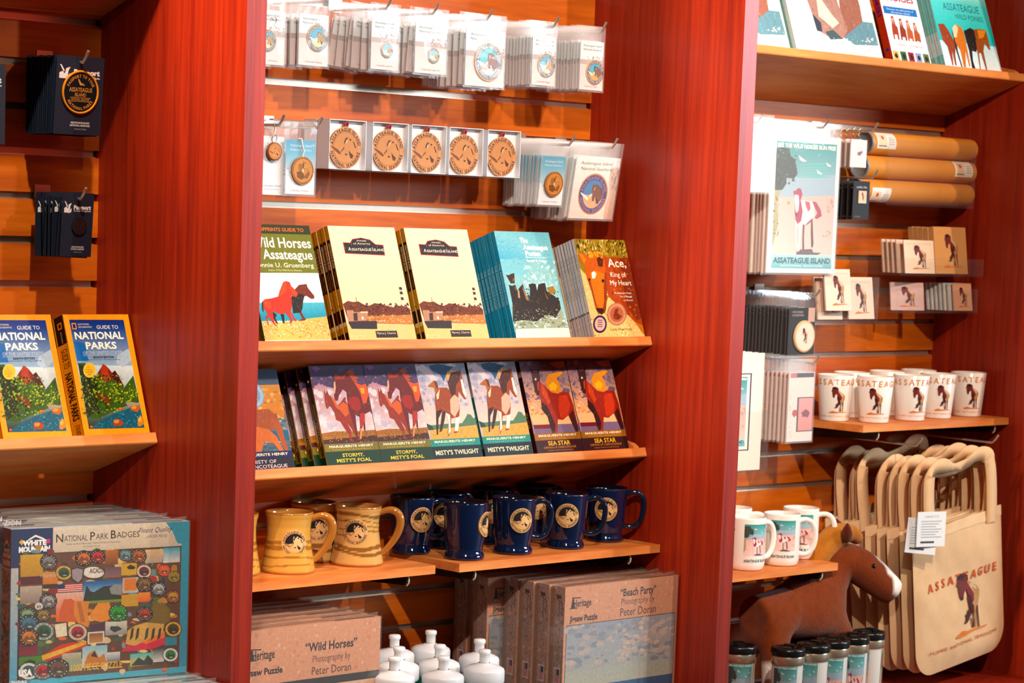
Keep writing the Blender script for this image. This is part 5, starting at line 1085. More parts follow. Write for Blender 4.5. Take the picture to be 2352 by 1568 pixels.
    R(35, 690, 130, 755, '#6a1c2c', '#8a2a34'); R(35, 765, 150, 815, '#4a7a24'); a.blot(95, 795, 35, 18, '#1c2c14', 3); a.poly([(150, 760), (250, 690), (380, 670), (385, 700), (250, 760), (165, 790)], '#c83028'); a.poly([(150, 755), (380, 668), (380, 690), (155, 785)], '#d8a81c'); R(255, 745, 355, 800, '#b8ac94', '#8a8a74'); R(290, 790, 360, 850, '#8a9a84'); R(490, 740, 560, 800, '#c8c8c4', '#5a5c60'); R(615, 750, 740, 825, '#5ab0b0', '#c8a83c'); a.poly([(620, 820), (660, 770), (690, 790), (710, 755), (740, 790), (738, 815)], '#2c3438'); R(740, 715, 800, 800, '#2c2c34', '#c8c8c4'); a.text('SCOTTY\u2019S CASTLE', .79, .9, .02, '#d8d4cc', w=.07); R(805, 650, 870, 700, '#3c8aa0')
    for x, y, rr, c1, c2 in ((185, 215, 46, '#3a3434', '#8a8480'), (262, 275, 44, '#c0982c', '#3c5c4c'), (365, 190, 48, '#2c1c14', '#d0701c'), (437, 178, 42, '#2a1414', '#d02430'), (585, 165, 38, '#3c5054', '#7a98a0'), (655, 168, 44, '#5a3418', '#b8682c'), (685, 258, 42, '#c8b89c', '#6a1c34'), (795, 250, 36, '#d83024', '#d8702c'), (848, 285, 36, '#8a7424', '#a8902c'), (688, 335, 46, '#3a1c1c', '#8a6a44'), (765, 360, 46, '#2c2c2c', '#b0b4b4'), (183, 440, 46, '#3a3438', '#a89c98'), (135, 470, 22, '#d8d0c4', '#c8bcb0'), (78, 520, 46, '#2c3c24', '#8aa07c'), (158, 520, 38, '#4a3420', '#a88a4c'), (85, 570, 52, '#2c3c44', '#5a7c8c'), (160, 615, 56, '#8a8c88', '#3c5c3c'), (85, 650, 52, '#4a2418', '#c87a20'), (335, 620, 52, '#b8a88c', '#a82434'), (548, 505, 52, '#0e6a1c', '#1c9a2c'), (690, 510, 46, '#2c2430', '#a83c24'), (848, 600, 48, '#c89814', '#4a3c18'), (845, 405, 40, '#8a2c1c', '#c8961c'), (85, 845, 52, '#c8c4bc', '#3a5458'), (155, 845, 52, '#5a6c68', '#b84a4c'), (235, 830, 58, '#3a2c24', '#6a4c3c'), (835, 755, 44, '#c8ccc8', '#3c7a4c')):
        a.ell(x, y, rr, rr, '#1c1410', 22); a.ell(x, y, rr * .93, rr * .93, c1, 22); a.ell(x, y, rr * .66, rr * .66, c2, 18); a.poly([(x - rr * .6, y + rr * .28), (x - rr * .22, y - rr * (.1 + .3 * r.random())), (x + rr * .05, y + rr * .05), (x + rr * .3, y - rr * (.05 + .3 * r.random())), (x + rr * .6, y + rr * .25), (x + rr * .3, y + rr * .55), (x - rr * .3, y + rr * .55)], mixc(c2, '#140c08', .65)); a.blot(x + rr * .1, y + rr * .35, rr * .3, rr * .12, mixc(c2, '#f8ecd0', .35), int(y), 7)
        for i in range(16): t = i * .393; a.ell(x + rr * .8 * math.cos(t), y + rr * .8 * math.sin(t), rr * .07, rr * .07, mixc(c1, '#f0e4cc' if i % 4 else c1, .55), 5)
    for i in range(26):
        t = 2 * math.pi * i / 26
        a.ell(415, 270, 60, 36, '#2a201c', 24) if i == 0 else None
    a.ell(415, 270, 56, 33, '#d8cfc4', 24); a.poly([(295, 255), (330, 240), (368, 250), (362, 310), (335, 340), (300, 310)], '#3a3438'); a.poly([(302, 258), (330, 247), (360, 255), (355, 306), (335, 330), (306, 306)], '#9a8c90'); a.poly([(215, 575), (275, 565), (280, 640), (225, 650)], '#d8ccb4'); a.q()
    a.text('ACADIA', .475, .29, .03, '#3a2c24', w=.09, bold=.02); a.text('YOSEMITE', .2, .305, .018, '#c8c0b4', w=.09); a.text('USA', .085, .915, .04, '#e8e4dc', w=.075, bold=.05); a.text('1000 PIECE PUZZLE', .48, .91, .042, '#d8a828', w=.29, bold=.02); return a
sp = Art(.0355, .261, '#a8b4bc'); sp.rect(0, 0, 1, .25, '#143058'); sp.poly([(.15, .12), (.5, .07), (.85, .12), (.5, .09)], '#e8e4dc'); sp.text('WHITE', .5, .14, .022, '#ece8e0', w=.6, bold=.05); sp.text('MOUNTAIN', .5, .172, .022, '#ece8e0', w=.8, bold=.05); sp.text('1000', .5, .218, .034, '#ece8e0', w=.75, bold=.03)
sp.speck(120, 0, .27, .85, .98, ['#b8862c', '#8a2a20', '#c8b48c', '#3c5a4a', '#4a3a34', '#a83a2c', '#2c3a4c'], .2, 5, .13); sp.rect(.85, .25, 1, 1, '#5aa0b4')
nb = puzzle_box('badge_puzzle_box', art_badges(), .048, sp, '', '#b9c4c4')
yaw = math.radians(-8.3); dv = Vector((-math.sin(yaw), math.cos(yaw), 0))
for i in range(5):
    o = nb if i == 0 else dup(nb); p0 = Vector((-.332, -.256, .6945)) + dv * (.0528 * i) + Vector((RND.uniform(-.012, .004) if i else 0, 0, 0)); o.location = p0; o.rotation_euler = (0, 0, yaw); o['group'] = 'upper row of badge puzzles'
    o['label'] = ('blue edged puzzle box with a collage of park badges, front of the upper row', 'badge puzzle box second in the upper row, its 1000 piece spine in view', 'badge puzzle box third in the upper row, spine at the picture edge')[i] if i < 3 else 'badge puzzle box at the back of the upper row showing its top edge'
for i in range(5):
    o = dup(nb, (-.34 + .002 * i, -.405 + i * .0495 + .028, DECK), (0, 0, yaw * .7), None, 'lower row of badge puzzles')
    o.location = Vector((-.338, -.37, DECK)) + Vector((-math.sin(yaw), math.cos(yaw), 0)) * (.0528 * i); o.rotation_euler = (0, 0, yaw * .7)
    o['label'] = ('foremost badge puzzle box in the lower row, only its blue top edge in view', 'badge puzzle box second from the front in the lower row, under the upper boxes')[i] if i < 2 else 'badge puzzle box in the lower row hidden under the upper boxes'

# ------------------------------------------------------------------ water bottles
def bottle():
    o = thing('water_bottle', '', 'bottle')
    MB().lathe([(0, 0), (.035, 0), (.037, .004), (.037, .145), (.036, .153), (.0335, .162), (.0335, .17), (.03, .171), (0, .171)], '#0a8f7c', 32).build('bottle_body', M_BOTTLE, o)
    vs = []; n = 72; m = MB(); pr = [(.0375, .171), (.0388, .174), (.0388, .193), (.0375, .197), (.03, .201), (.014, .205), (.0115, .207)]
    for r, z in pr:
        for k in range(n): rr = r + (.0006 if (k % 2 and .173 < z < .194) else 0); vs.append((rr * math.cos(2 * math.pi * k / n), rr * math.sin(2 * math.pi * k / n), z))
    m.add(vs, [(i * n + k, i * n + (k + 1) % n, (i + 1) * n + (k + 1) % n, (i + 1) * n + k) for i in range(len(pr) - 1) for k in range(n)], '#e4e6ea', 0, True); m.lathe([(0, .1715), (.0375, .171)], '#dcdcdc', 32)
    m.build('cap', M_PLAST, o)
    MB().lathe([(.0095, .204), (.0095, .222), (.0115, .2235), (.0115, .229), (.01, .2305), (0, .2305)], '#eef0f2', 24).build('spout', M_PLAST, o)
    a = Art(.05, .03); a.text('CAMP', .5, .5, .3, '#d8e4da', w=.5); MB().art(a, wrap(.0371, -.9, 0, 1, .12), 0, 10).build('print', M_PAPER, o)
    return o
bo = bottle()
for i, (x, y, t) in enumerate(((.664, -.335, 'white capped green bottle nearest the tan jigsaw spines, front'), (.735, -.245, 'white capped green bottle touching the beach jigsaw spines'), (.55, -.345, 'white capped green bottle at the very front, cap cut by the picture edge'), (.628, -.248, 'white capped green bottle in the middle of the cluster'), (.468, -.3, 'warm lit white capped bottle beside the horse jigsaw'), (.545, -.225, 'white capped bottle behind the warm lit one'), (.72, -.12, 'white capped bottle at the back beside the dark jigsaw spines'), (.625, -.12, 'cream spouted bottle at the back of the cluster'), (.54, -.11, 'bottle at the back, cap half hidden by the horse jigsaw'))):
    o = bo if i == 0 else dup(bo); o.location = (x, y, DECK); o['label'] = t; o['group'] = 'white capped water bottles'; o.scale = (1, 1, 1.055); o.rotation_euler = (0, 0, RND.uniform(-.5, .5))

# ------------------------------------------------------------------ far bay: prints, tubes, holders
def beach_scene(a, x0, y0, x1, y1, deep=1):
    """beach print: teal sky with gulls, pines at the left, pink dunes and a standing pinto"""
    a.q((40, 35), (395, 60), (405, 855), (40, 840), box=(x0, y0, x1, y1))
    a.poly([(40, 35), (395, 60), (398, 385), (40, 385)], ['#108a88', '#149490', '#9ab4c0', '#8fb0b8']); a.poly([(75, 265), (395, 250), (400, 385), (40, 388)], '#9cb0bc')
    for y in (180, 200, 215, 235, 250, 262): a.poly([(140 + (y % 7) * 12, y), (300, y - 6), (392, y), (300, y + 5), (170, y + 4)], '#5ab4ac')
    a.poly([(40, 388), (400, 380), (403, 765), (40, 750)], ['#ecb4a8', '#e8ac9c', '#f0c0b4', '#f2c8bc'])
    a.poly([(40, 85), (75, 75), (115, 85), (125, 130), (150, 150), (170, 240), (150, 272), (105, 265), (108, 300), (85, 340), (40, 345)], '#33403a'); a.speck(30, 42, 80, 165, 330, ['#27332e', '#44524a', '#566a5c'], 14, 4); a.poly([(40, 340), (75, 345), (60, 420), (70, 560), (45, 690), (40, 690)], '#a8a078'); a.speck(20, 40, 380, 75, 640, ['#8a8048', '#b8a868', '#6a6a3c'], 10, 6, 1.5); a.speck(10, 340, 600, 390, 650, ['#8a8a4c', '#a49c5c'], 12, 3, .6); a.speck(8, 355, 400, 395, 490, ['#c8a890', '#b09480'], 14, 3, 2); a.blot(126, 424, 11, 12, '#a0903c', 2)
    for x, y, k in ((195, 150, 1), (352, 186, .7), (300, 234, .75)): a.poly([(x - 25 * k, y - 25 * k), (x, y - 5 * k), (x + 25 * k, y + 12 * k), (x + 5 * k, y + 15 * k), (x - 15 * k, y + 5 * k)], '#f4e8dc')
    a.poly([(190, 725), (280, 722), (290, 745), (338, 748), (310, 768), (186, 760)], '#6a4a54')
    a.poly([(265, 415), (290, 420), (320, 470), (328, 510), (300, 528), (285, 520), (300, 490), (280, 450)], '#a8284c')
    for p, c in (([(265, 540), (275, 540), (280, 600), (288, 690), (285, 712), (275, 712), (268, 620)], '#5a3438'), ([(217, 560), (228, 560), (228, 640), (234, 725), (222, 728), (218, 640)], '#6a3c40'), ([(168, 560), (184, 560), (182, 640), (190, 690), (208, 730), (192, 740), (172, 670)], '#e8ccc4'), ([(190, 570), (214, 560), (208, 650), (206, 725), (192, 722), (196, 640)], '#f0d8d0')):
        a.poly(p, c)
    a.poly([(195, 405), (225, 410), (265, 415), (280, 450), (282, 500), (272, 540), (230, 572), (222, 560), (190, 575), (170, 560), (165, 500)], '#f2d8d0'); a.poly([(222, 412), (250, 420), (258, 460), (245, 482), (228, 440)], '#c8404c'); a.poly([(225, 572), (272, 520), (276, 540), (240, 565)], '#8a4850')
    a.poly([(150, 345), (160, 350), (178, 330), (195, 335), (205, 370), (196, 405), (212, 480), (205, 540), (185, 560), (170, 530), (165, 480), (160, 400)], '#a82c50'); a.poly([(158, 372), (182, 375), (188, 420), (186, 470), (176, 490), (168, 470), (160, 410)], '#f0dcd4'); a.poly([(168, 485), (188, 488), (182, 510), (170, 508)], '#7a2444')
    if deep:
        a.poly([(40, 752), (403, 765), (405, 855), (40, 840)], ['#a8d4d4', '#b8d8d4', '#4aa4b0', '#5ab0b8']); a.q()
        w, h = x1 - x0, y1 - y0
        a.text('SEE THE WILD HORSES RUN FREE', (x0 + x1) / 2, y0 + h * .032, h * .03, '#f4ece0', w=w * .96, bold=.04); a.text('ASSATEAGUE ISLAND', (x0 + x1) / 2, y0 + h * .938, h * .042, '#1c5468', w=w * .95, bold=.04); a.text('NATIONAL SEASHORE', (x0 + x1) / 2, y0 + h * .98, h * .014, '#f0f4f0', w=w * .7)
    a.q()
zP = 1.7115
hp0 = hook(1.578, zP, .165, 'wire hook holding the white print sleeve beside the middle partition'); hp1 = hook(1.80, zP, .165, 'wire hook holding the large beach poster sleeves')
def poster(front=True):
    o = thing('poster_print', '', 'poster'); w, h = .236, .302; a = Art(w, h, '#f4e4da')
    if front: beach_scene(a, .07, .05, .95, .965)
    card_mesh(a, .0035, '#e0c8ae').build('matted_print', M_PAPER, o); bag_mesh(w, h, .03, seed=21, lift=.004).build('clear_sleeve', M_FILM, o); return o
hang_row(hp1, poster(False), .236, .302, .03, 14, 'large beach poster with a red and white horse in a clear sleeve', 'sleeved poster standing in the queue behind the beach horse poster', 'sleeved beach posters', .17, xoff=-.045, back=.02, jr=.6, jx=.004, front=poster())
o = thing('poster_print', 'small white sleeved print beside the middle partition', 'poster'); a = Art(.11, .145, '#f4f8f8'); a.rect(0, .55, .7, 1, '#e8ecec'); a.rect(.6, .72, 1, 1, '#ecd0c8'); a.speck(16, .25, .5, .6, .95, ['#c8c4b0', '#b4b8b4'], .03, 3, 3)
card_mesh(a).build('matted_print', M_PAPER, o); bag_mesh(.11, .145, .02, seed=3).build('clear_sleeve', M_FILM, o); o.location = (1.478, -.2, 1.56)
hkc = hook(1.975, zP, .165, 'wire hook holding the small white key chains'); hlp = hook(1.983, 1.6065, .165, 'wire hook holding the black lapel pin cards'); hco = hook(1.80, 1.3365, .165, 'wire hook holding the black coaster cards'); hnp = hook(1.808, 1.1885, .165, 'wire hook holding the pale notepads')
def small_kc():
    o = thing('acrylic_keychain', '', 'key ring'); w, h = .058, .062; a = Art(w, h, '#f0d4cc'); a.blot(.56, .5, .16, .09, '#8a2424', 3); a.poly([(.42, .5), (.5, .44), (.48, .62)], '#9a2c24'); a.poly([(.6, .44), (.74, .38), (.72, .5)], '#6a1c1c')
    m = card_mesh(a, .003, '#d8c8c0'); m.build('tag', M_PLAST, o); MB().box(-.002, w + .002, -.0015, .004, -.002, h + .002, '#fff').build('acrylic_case', M_ACRYL, o)
    MB().tube([(w / 2 + .004 * math.sin(t * 2), .002, h + .004 + .003 * t) for t in (i * .6 for i in range(13))], .002, '#c8a468', 6).build('chain', M_METAL, o); return o
hang_row(hkc, small_kc(), .058, .062, .03, 7, 'small white key chain with a tiny red horse, front of its hook', 'small key chain queued behind the tiny red horse', 'white acrylic key chains', .165, xoff=-.03, back=.05, jr=2)
def black_card(w, h, kind, front):
    o = thing('black_pin_card' if kind else 'coaster_card', '', 'card'); a = Art(w, h, '#17181c')
    if kind: a.text('LAPEL PIN', .5, .16, .05, '#d8d0c4', w=.62); a.text('WOODEN', .3, .93, .03, '#8a8a8a', w=.36)
    else: a.text('WOODEN', .3, .09, .045, '#b89c90', w=.42); a.text('COASTER', .32, .16, .045, '#b89c90', w=.46); a.rect(.72, .0, .98, .3, '#c89a84')
    card_mesh(a, .0015, '#5a4a44').build('backing_card', M_PAPER, o)
    if front:
        m = MB()
        if kind:
            e = Art(.028, .028, '#e8c0a0'); logo_horse(e, .28, .12, .78, .88, False); m.box(w * .5 - .013, w * .5 + .015, -.003, 0, h * .42, h * .42 + .028, '#d09a60'); m.art(e, flat(w * .5 - .013, -.003, h * .42)); m.build('wooden_pin', M_WOODINK, o)
        else:
            e = Art(.062, .062); e.circ(.5, .5, .5, '#ecc8b4', 40); logo_horse(e, .28, .2, .72, .82, False); disc(e, .036, .004, w * .56, .04, -.001, '#d8a878', 40).build('round_coaster', M_WOODINK, o)
    if not kind: bag_mesh(w, h, .034, seed=8).build('clear_bag', M_FILM2, o)
    return o
hang_row(hlp, black_card(.058, .086, 1, False), .058, .086, .0, 8, 'black lapel pin card with a small square wooden pin, under the mailing tubes', 'black lapel pin card queued behind the square wooden pin', 'black lapel pin cards', .165, xoff=-.02, zc=1.585, back=.04, jr=1.5, front=black_card(.058, .086, 1, True))
hang_row(hco, black_card(.088, .104, 0, False), .088, .104, .034, 15, 'black bagged card with a round pale wooden coaster', 'black bagged card edge in the long queue behind the round coaster', 'black coaster cards', .17, xoff=-.03, back=.012, jr=1.2, jx=.002, front=black_card(.088, .104, 0, True))
def notepad(front):
    o = thing('notepad', '', 'notepad'); w, h = .088, .155; a = Art(w, h, '#f2d2c6'); a.rect(.05, .01, .98, .075, '#34384c'); a.rect(.06, .015, .3, .07, '#c86a6c')
    a.rect(.36, .36, 1, .86, '#3c2830'); a.rect(.42, .375, .98, .845, '#e89894', '#e08078'); a.blot(.72, .6, .2, .07, '#7a3040', 3); a.blot(.28, .59, .13, .06, '#b83a40', 5); a.speck(10, .04, .2, .2, .95, ['#ecb090', '#f0bca0'], .05, 4)
    card_mesh(a, .004, '#d8c8bc').build('pad', M_PAPER, o); bag_mesh(w, h, .03, seed=4).build('clear_bag', M_FILM, o); return o
hang_row(hnp, notepad(False), .088, .155, .03, 9, 'pale pink notepad with a dark framed horse picture, beside the white cups', 'pale notepad edge in the queue behind the framed horse picture', 'pale pink notepads', .17, xoff=-.03, back=.06, jr=.5, jx=.001, front=notepad(True))

def tube_thing(x0, x1, y, z, lab, sx=None, flip=0):
    o = thing('mailing_tube', lab, 'tube', (x0, y, z), (0, math.radians(90), 0), 'kraft mailing tubes'); L = x1 - x0; r = .0262
    MB().lathe([(r, .004), (r, L - .006), (r * .97, L - .002), (0, L)], '#d4862a', 36).build('tube', M_KRAFT, o)
    MB().lathe([(0, .006), (r * .9, .006), (r * .93, 0), (r * 1.02, 0), (r * 1.02, .006)], '#8a8c90', 36).build('end_cap', M_PLAST, o)
    if sx is not None:
        a = Art(.07, .042, '#f4e2d4'); a.rect(.06, .2, .5, .85, '#f0c8a4'); a.blot(.3, .4, .09, .14, '#b85a34', 2); a.rect(.08, .82, .5, .88, '#5a6a4a')
        for i in range(4): a.rect(.62, .35 + i * .12, .92, .4 + i * .12, '#c0a898')
        f = (lambda x, zz, d: ((r + .0004 + d) * -math.sin((zz - .021) / r + .35 - flip), (r + .0004 + d) * -math.cos((zz - .021) / r + .35 - flip), sx + x))
        m = MB(); n = 10
        a2 = Art(.07, .042)                                             # cut into strips so it follows the curve
        for pts, cols, lay in a.polys:
            for k in range(n):
                q = [(p[1], p[0], c) for p, c in zip(pts, cols)]; q = _clip(_clip(q, k / n, 1), (k + 1) / n, -1)
                if len(q) > 2: a2.polys.append(([(p[1], p[0]) for p in q], [p[2] for p in q], lay))
        m.art(a2, f); m.build('paper_label', M_PAPER, o)
    return o
tube_thing(2.035, 2.447, -.095, 1.6866, 'top kraft mailing tube of the three in the clear holder', .018)
tube_thing(2.022, 2.447, -.095, 1.6325, 'middle kraft mailing tube of the three in the clear holder', .335)
tube_thing(2.008, 2.443, -.095, 1.5785, 'bottom kraft mailing tube of the three in the clear holder', .035, .9)
tube_thing(1.975, 2.38, -.036, 1.6045, 'kraft mailing tube lying behind the other three, only its grey end cap in view')
def tray(x0, x1, z0, h, d, label, sl=.0, name='clear_holder', open_front=True, hb=None):
    """clear acrylic tray hung on the slatwall: back, floor, front lip and two ends"""
    o = MB(); t = .0025; hb = hb or h + .02
    o.box(x0, x1, -t - .001, -.001, z0, z0 + hb, '#fff').box(x0, x1, -d, -.001, z0 - t, z0, '#fff').box(x0, x1, -d, -d + t, z0, z0 + h, '#fff')
    o.box(x0, x0 + t, -d, -t, z0, z0 + h, '#fff').box(x1 - t, x1, -d, -t, z0, z0 + h, '#fff')
    return tag(o.build(name, M_ACRYL), label, 'holder', 'clear slatwall holders')
tray(2.09, 2.43, 1.548, .152, .127, 'tall clear holder carrying the mailing tubes'); tray(2.125, 2.452, 1.386, .04, .15, 'clear tray carrying the kraft notebooks and white cards'); tray(2.14, 2.458, 1.298, .055, .135, 'low clear tray carrying the small cards at the far partition'); tray(1.838, 2.05, 1.282, .098, .15, 'clear holder carrying two tall white cards')
def horse_card(name, w, h, t, c, label, cat, loc, yaw=0, word=True, tint=None, group=None):
    o = thing(name, label, cat, loc, (math.radians(-8), 0, yaw), group); a = Art(w, h, c)
    if word: a.text('A S S A T E A G U E', .5, .11, .055, '#d88a4a', w=.8)
    logo_horse(a, .22, .16, .86, .92); card_mesh(a, t, mixc(c, '#a89070', .3)).build('card', M_PAPER, o); return o
horse_card('kraft_notebook', .128, .112, .012, '#dc9c58', 'square kraft notebook with a standing horse, front of its tray', 'notebook', (2.292, -.128, 1.39), group='kraft notebooks')
for i in range(4): horse_card('kraft_notebook', .128, .11, .012, '#dc9c58', 'square kraft notebook stacked behind the standing horse notebook', 'notebook', (2.287 - .002 * i, -.128 + .0135 * (i + 1), 1.39), group='kraft notebooks')
horse_card('greeting_card', .115, .078, .002, '#f2cfae', 'white standing horse card leaning in front of the kraft notebooks', 'card', (2.162, -.137, 1.39), group='white horse cards')
for i in range(4): horse_card('greeting_card', .115, .078, .003, '#e8c8b0', 'white card queued behind the card by the kraft notebooks', 'card', (2.157, -.133 + .014 * (i + 1), 1.39), group='white horse cards')
horse_card('small_magnet', .073, .066, .003, '#f0b088', 'small orange square magnet at the end of the low tray', 'magnet', (2.378, -.125, 1.3015), group='small square magnets')
for i in range(6): horse_card('small_magnet', .073, .066, .004, ('#d8d4d0', '#e8e4dc', '#cfd4d8')[i % 3], 'small pale magnet filed behind the orange square one', 'magnet', (2.37 - .004 * i, -.125 + .0095 * (i + 1), 1.3015), group='small square magnets')
horse_card('small_magnet', .1, .066, .003, '#d8aea4', 'small mauve card angled across the left end of the low tray', 'magnet', (2.176, -.09, 1.3015), math.radians(-14))
horse_card('tall_magnet', .092, .094, .004, '#f4ccb4', 'white standing horse card riding up out of the left end of its holder', 'card', (1.852, -.158, 1.304))
horse_card('tall_magnet', .088, .094, .004, '#f4ccb4', 'white standing horse card low behind the raised one', 'card', (1.846, -.14, 1.283)); horse_card('tall_magnet', .094, .096, .004, '#f4ccb4', 'white standing horse card at the right end of its holder', 'card', (1.953, -.143, 1.284))
for i in range(5): horse_card('tall_magnet', .094, .092, .004, '#e0c0a0', 'tan edged card filed behind the right hand white horse card', 'card', (1.948, -.13 + .02 * i, 1.284), group='filed white horse cards')
# matted prints low in a clear holder beside the partition
o = thing('matted_print', 'cream matted beach print cut off by the partition', 'print', (1.42, -.15, .953), (0, 0, 0), 'cream matted prints'); a = Art(.236, .258, '#f6dccb'); a.rect(.1, .17, .83, .83, '#3c3440'); a.rect(.12, .18, .81, .82, '#f4e6d8'); beach_scene(a, .2, .2, .77, .79)
card_mesh(a, .004, '#e0b890').build('print', M_PAPER, o)
for i in range(3): dup(o, (1.42 + .002 * i, -.15 + .02 * (i + 1), .953), None, 'cream matted print standing behind the front one in its holder')
tray(1.40, 1.675, .949, .135, .157, 'clear holder carrying the cream matted prints', hb=.15)

# ------------------------------------------------------------------ far bay: cups and mugs
def cup_art(w, h):
    a = Art(w, h)
    for i, ch in enumerate('ASSATEAGUE'): a.text(ch, .1 + i * .088, .15, .125, '#d8803a', bold=.015)
    logo_horse(a, .33, .25, .65, .85); a.text('ISLAND NATIONAL SEASHORE', .5, .88, .035, '#c88a50', w=.74, sp=' '); return a
def cup():
    o = thing('tapered_cup', '', 'cup'); r0, r1, h = .034, .0425, .106
    MB().lathe([(0, .004), (r0 - .003, .003), (r0 - .001, 0), (r0, .003), (r1, h - .001), (r1 - .001, h), (r1 - .003, h - .001), (r0 - .002, .008), (0, .008)], '#f0e6da', 44).build('cup', M_CHINA, o)
    w = .042 * 4.0; a = cup_art(w, h); f = lambda x, z, d: ((r0 + (r1 - r0) * z / h + .0002 + d) * math.sin((x - w / 2) / .042), -(r0 + (r1 - r0) * z / h + .0002 + d) * math.cos((x - w / 2) / .042), z)
    MB().art(a, f, 0, 24).build('print', M_PAPER, o)
    MB().tube(bez([(0, .037, .088), (0, .075, .09), (0, .068, .03), (0, .036, .026)], 14), .0045, '#ece2d6', 10).build('handle', M_CHINA, o); return o
cp = cup()
for i, (x, y, a, t) in enumerate(((1.9395, -.125, -36, 'white tapered cup first in the row, beside the notepads'), (2.0, -.192, -44, 'white tapered cup second in the row, nearest the shelf edge'), (2.14, -.188, -20, 'white tapered cup third in the row, horse turned to its right side'), (2.265, -.172, -28, 'white tapered cup fourth in the row'), (2.395, -.165, -34, 'white tapered cup at the end of the row by the far partition'),
                                  (2.06, -.075, -80, 'white cup standing behind the second and third tapered cups'), (2.20, -.07, -70, 'white cup standing behind the third and fourth tapered cups'), (2.33, -.065, -75, 'white cup standing behind the fourth and last tapered cups'))):
    o = cp if i == 0 else dup(cp); o.location = (x, y, 1.0505); o.rotation_euler = (0, 0, math.radians(a)); o['label'] = t; o['group'] = 'white tapered cups'
def photo_mug():
    o = thing('photo_mug', '', 'mug'); r, h = .0415, .115
    MB().lathe([(0, .003), (.034, .003), (.036, 0), (.038, .002), (.0405, .009), (r, .014), (r, h - .004), (r - .0005, h - .001), (r - .0018, h), (r - .0035, h - .002), (r - .004, .012), (.03, .008), (0, .008)], '#f2e8dc', 44).build('cup', M_CHINA, o)
    a = Art(.06, .084); beach_scene(a, 0, 0, 1, .9, 0); a.rect(0, .905, 1, .985, '#f2e8dc'); a.text('ASSATEAGUE ISLAND', .5, .945, .06, '#2a3a44', w=.98, bold=.05); m = MB().art(a, wrap(r + .0002, -.85, 0, 1, .018), 0, 12)
    b = Art(.05, .075); r2 = random.Random(3); b.text('The Ponies of', .5, .05, .035, '#4a3a2c', w=.7, bold=.03); b.text('Assateague Island', .5, .11, .035, '#4a3a2c', w=.86, bold=.03)
    for k in range(13): b.rect(.05, .18 + k * .062, .75 + .2 * r2.random(), .205 + k * .062, '#b8a078')
    m.art(b, wrap(r + .0002, -2.5, 0, 1, .022), 0, 12); m.build('print', M_PAPER, o)
    hp = bez([(.039, 0, .098), (.066, 0, .108), (.08, 0, .09), (.078, 0, .06)], 10) + bez([(.078, 0, .06), (.076, 0, .03), (.06, 0, .016), (.039, 0, .026)], 10)[1:]
    MB().tube(hp, .0062, '#f2e8dc', 12).build('handle', M_CHINA, o); return o
pm = photo_mug()
for i, (x, y, a, t) in enumerate(((1.70, -.185, -36, 'white photo mug in the middle of the front row, handle to the right'), (1.826, -.135, -42, 'white photo mug at the shelf end with its handle over the edge'), (1.575, -.192, -8, 'white photo mug beside the partition with lines of text facing us'),
                                  (1.68, -.06, -40, 'white photo mug behind the middle one, only its rim showing'), (1.56, -.09, -20, 'white photo mug behind the text mug, rim showing'), (1.58, 0 - .045, -20, 'white photo mug at the back by the wall'))):
    if i == 5: continue
    o = pm if i == 0 else dup(pm); o.location = (x, y, .743); o.rotation_euler = (0, 0, math.radians(a)); o['label'] = t; o['group'] = 'white photo mugs'

# ------------------------------------------------------------------ travel tumblers
def tumbler():
    o = thing('travel_tumbler', '', 'tumbler'); r, h = .0355, .142
    MB().lathe([(0, 0), (.03, 0), (.031, .003), (r - .0022, .125), (r - .0022, .1285), (0, .1285)], '#e8e0d6', 36).build('inner_sleeve', M_PAPER, o)
    w, hh = .2, .115; a = Art(w, hh, '#e6ded4'); beach_scene(a, .36, 0, .64, 1, 0); a.text('SEE THE WILD HORSES', .5, .03, .03, '#f0f0e8', w=.26, bold=.03); a.rect(0, .0, .08, 1, '#a8875c'); a.rect(.8, 0, 1, 1, '#b89468'); beach_scene(a, .82, .05, .97, .95, 0)
    f = lambda x, z, d: ((.0315 + .0021 * z / .12 + d) * math.sin((x - w / 2) / .0328), -(.0315 + .0021 * z / .12 + d) * math.cos((x - w / 2) / .0328), .008 + z)
    MB().art(a, f, 0, 30).build('picture_insert', M_PAPER, o)
    MB().lathe([(.033, .0), (r, .004), (r, .126)], '#fff', 36).build('clear_wall', M_ACRYL, o)
    MB().lathe([(r - .001, .125), (r + .0004, .1255), (r + .0004, .142), (r - .0005, .144)], '#d8c4a8', 40).build('steel_band', M_METAL, o)
    MB().lathe([(r + .0008, .1435), (r + .002, .146), (r + .002, .156), (r + .0008, .160), (r - .004, .161), (r - .006, .157), (r - .01, .155), (0, .155)], '#141414', 40).build('lid', M_BLACK, o)
    m = MB(); m.box(-.008, .008, -.03, .004, .155, .163, '#181818').box(-.011, .011, .002, .016, .155, .166, '#101010'); m.build('slider', M_BLACK, o); return o
tb = tumbler()
T = [(1.653, -.33, -80), (1.735, -.318, -52), (1.568, -.33, -60), (1.815, -.31, -44), (1.895, -.292, -95), (1.50, -.25, -40)]
TL = ['tumbler with white sleeve and a strip of pine picture, nearest whole one to the partition', 'tumbler with beach picture, between the white sleeved one and the teal one', 'tumbler cut off by the partition at the front', 'tumbler with a teal beach picture centred, beside the plain end tumbler', 'tumbler with a plain white sleeve, standing by the plush horse legs']
for i, (x, y, a) in enumerate(T):
    o = tb if i == 0 else dup(tb); o.location = (x, y, DECK); o.rotation_euler = (0, 0, math.radians(a)); o['group'] = 'travel tumblers' if i < 5 else 'back tumblers'
    o['label'] = TL[i] if i < 5 else 'travel tumbler behind the front row, only its black lid showing'

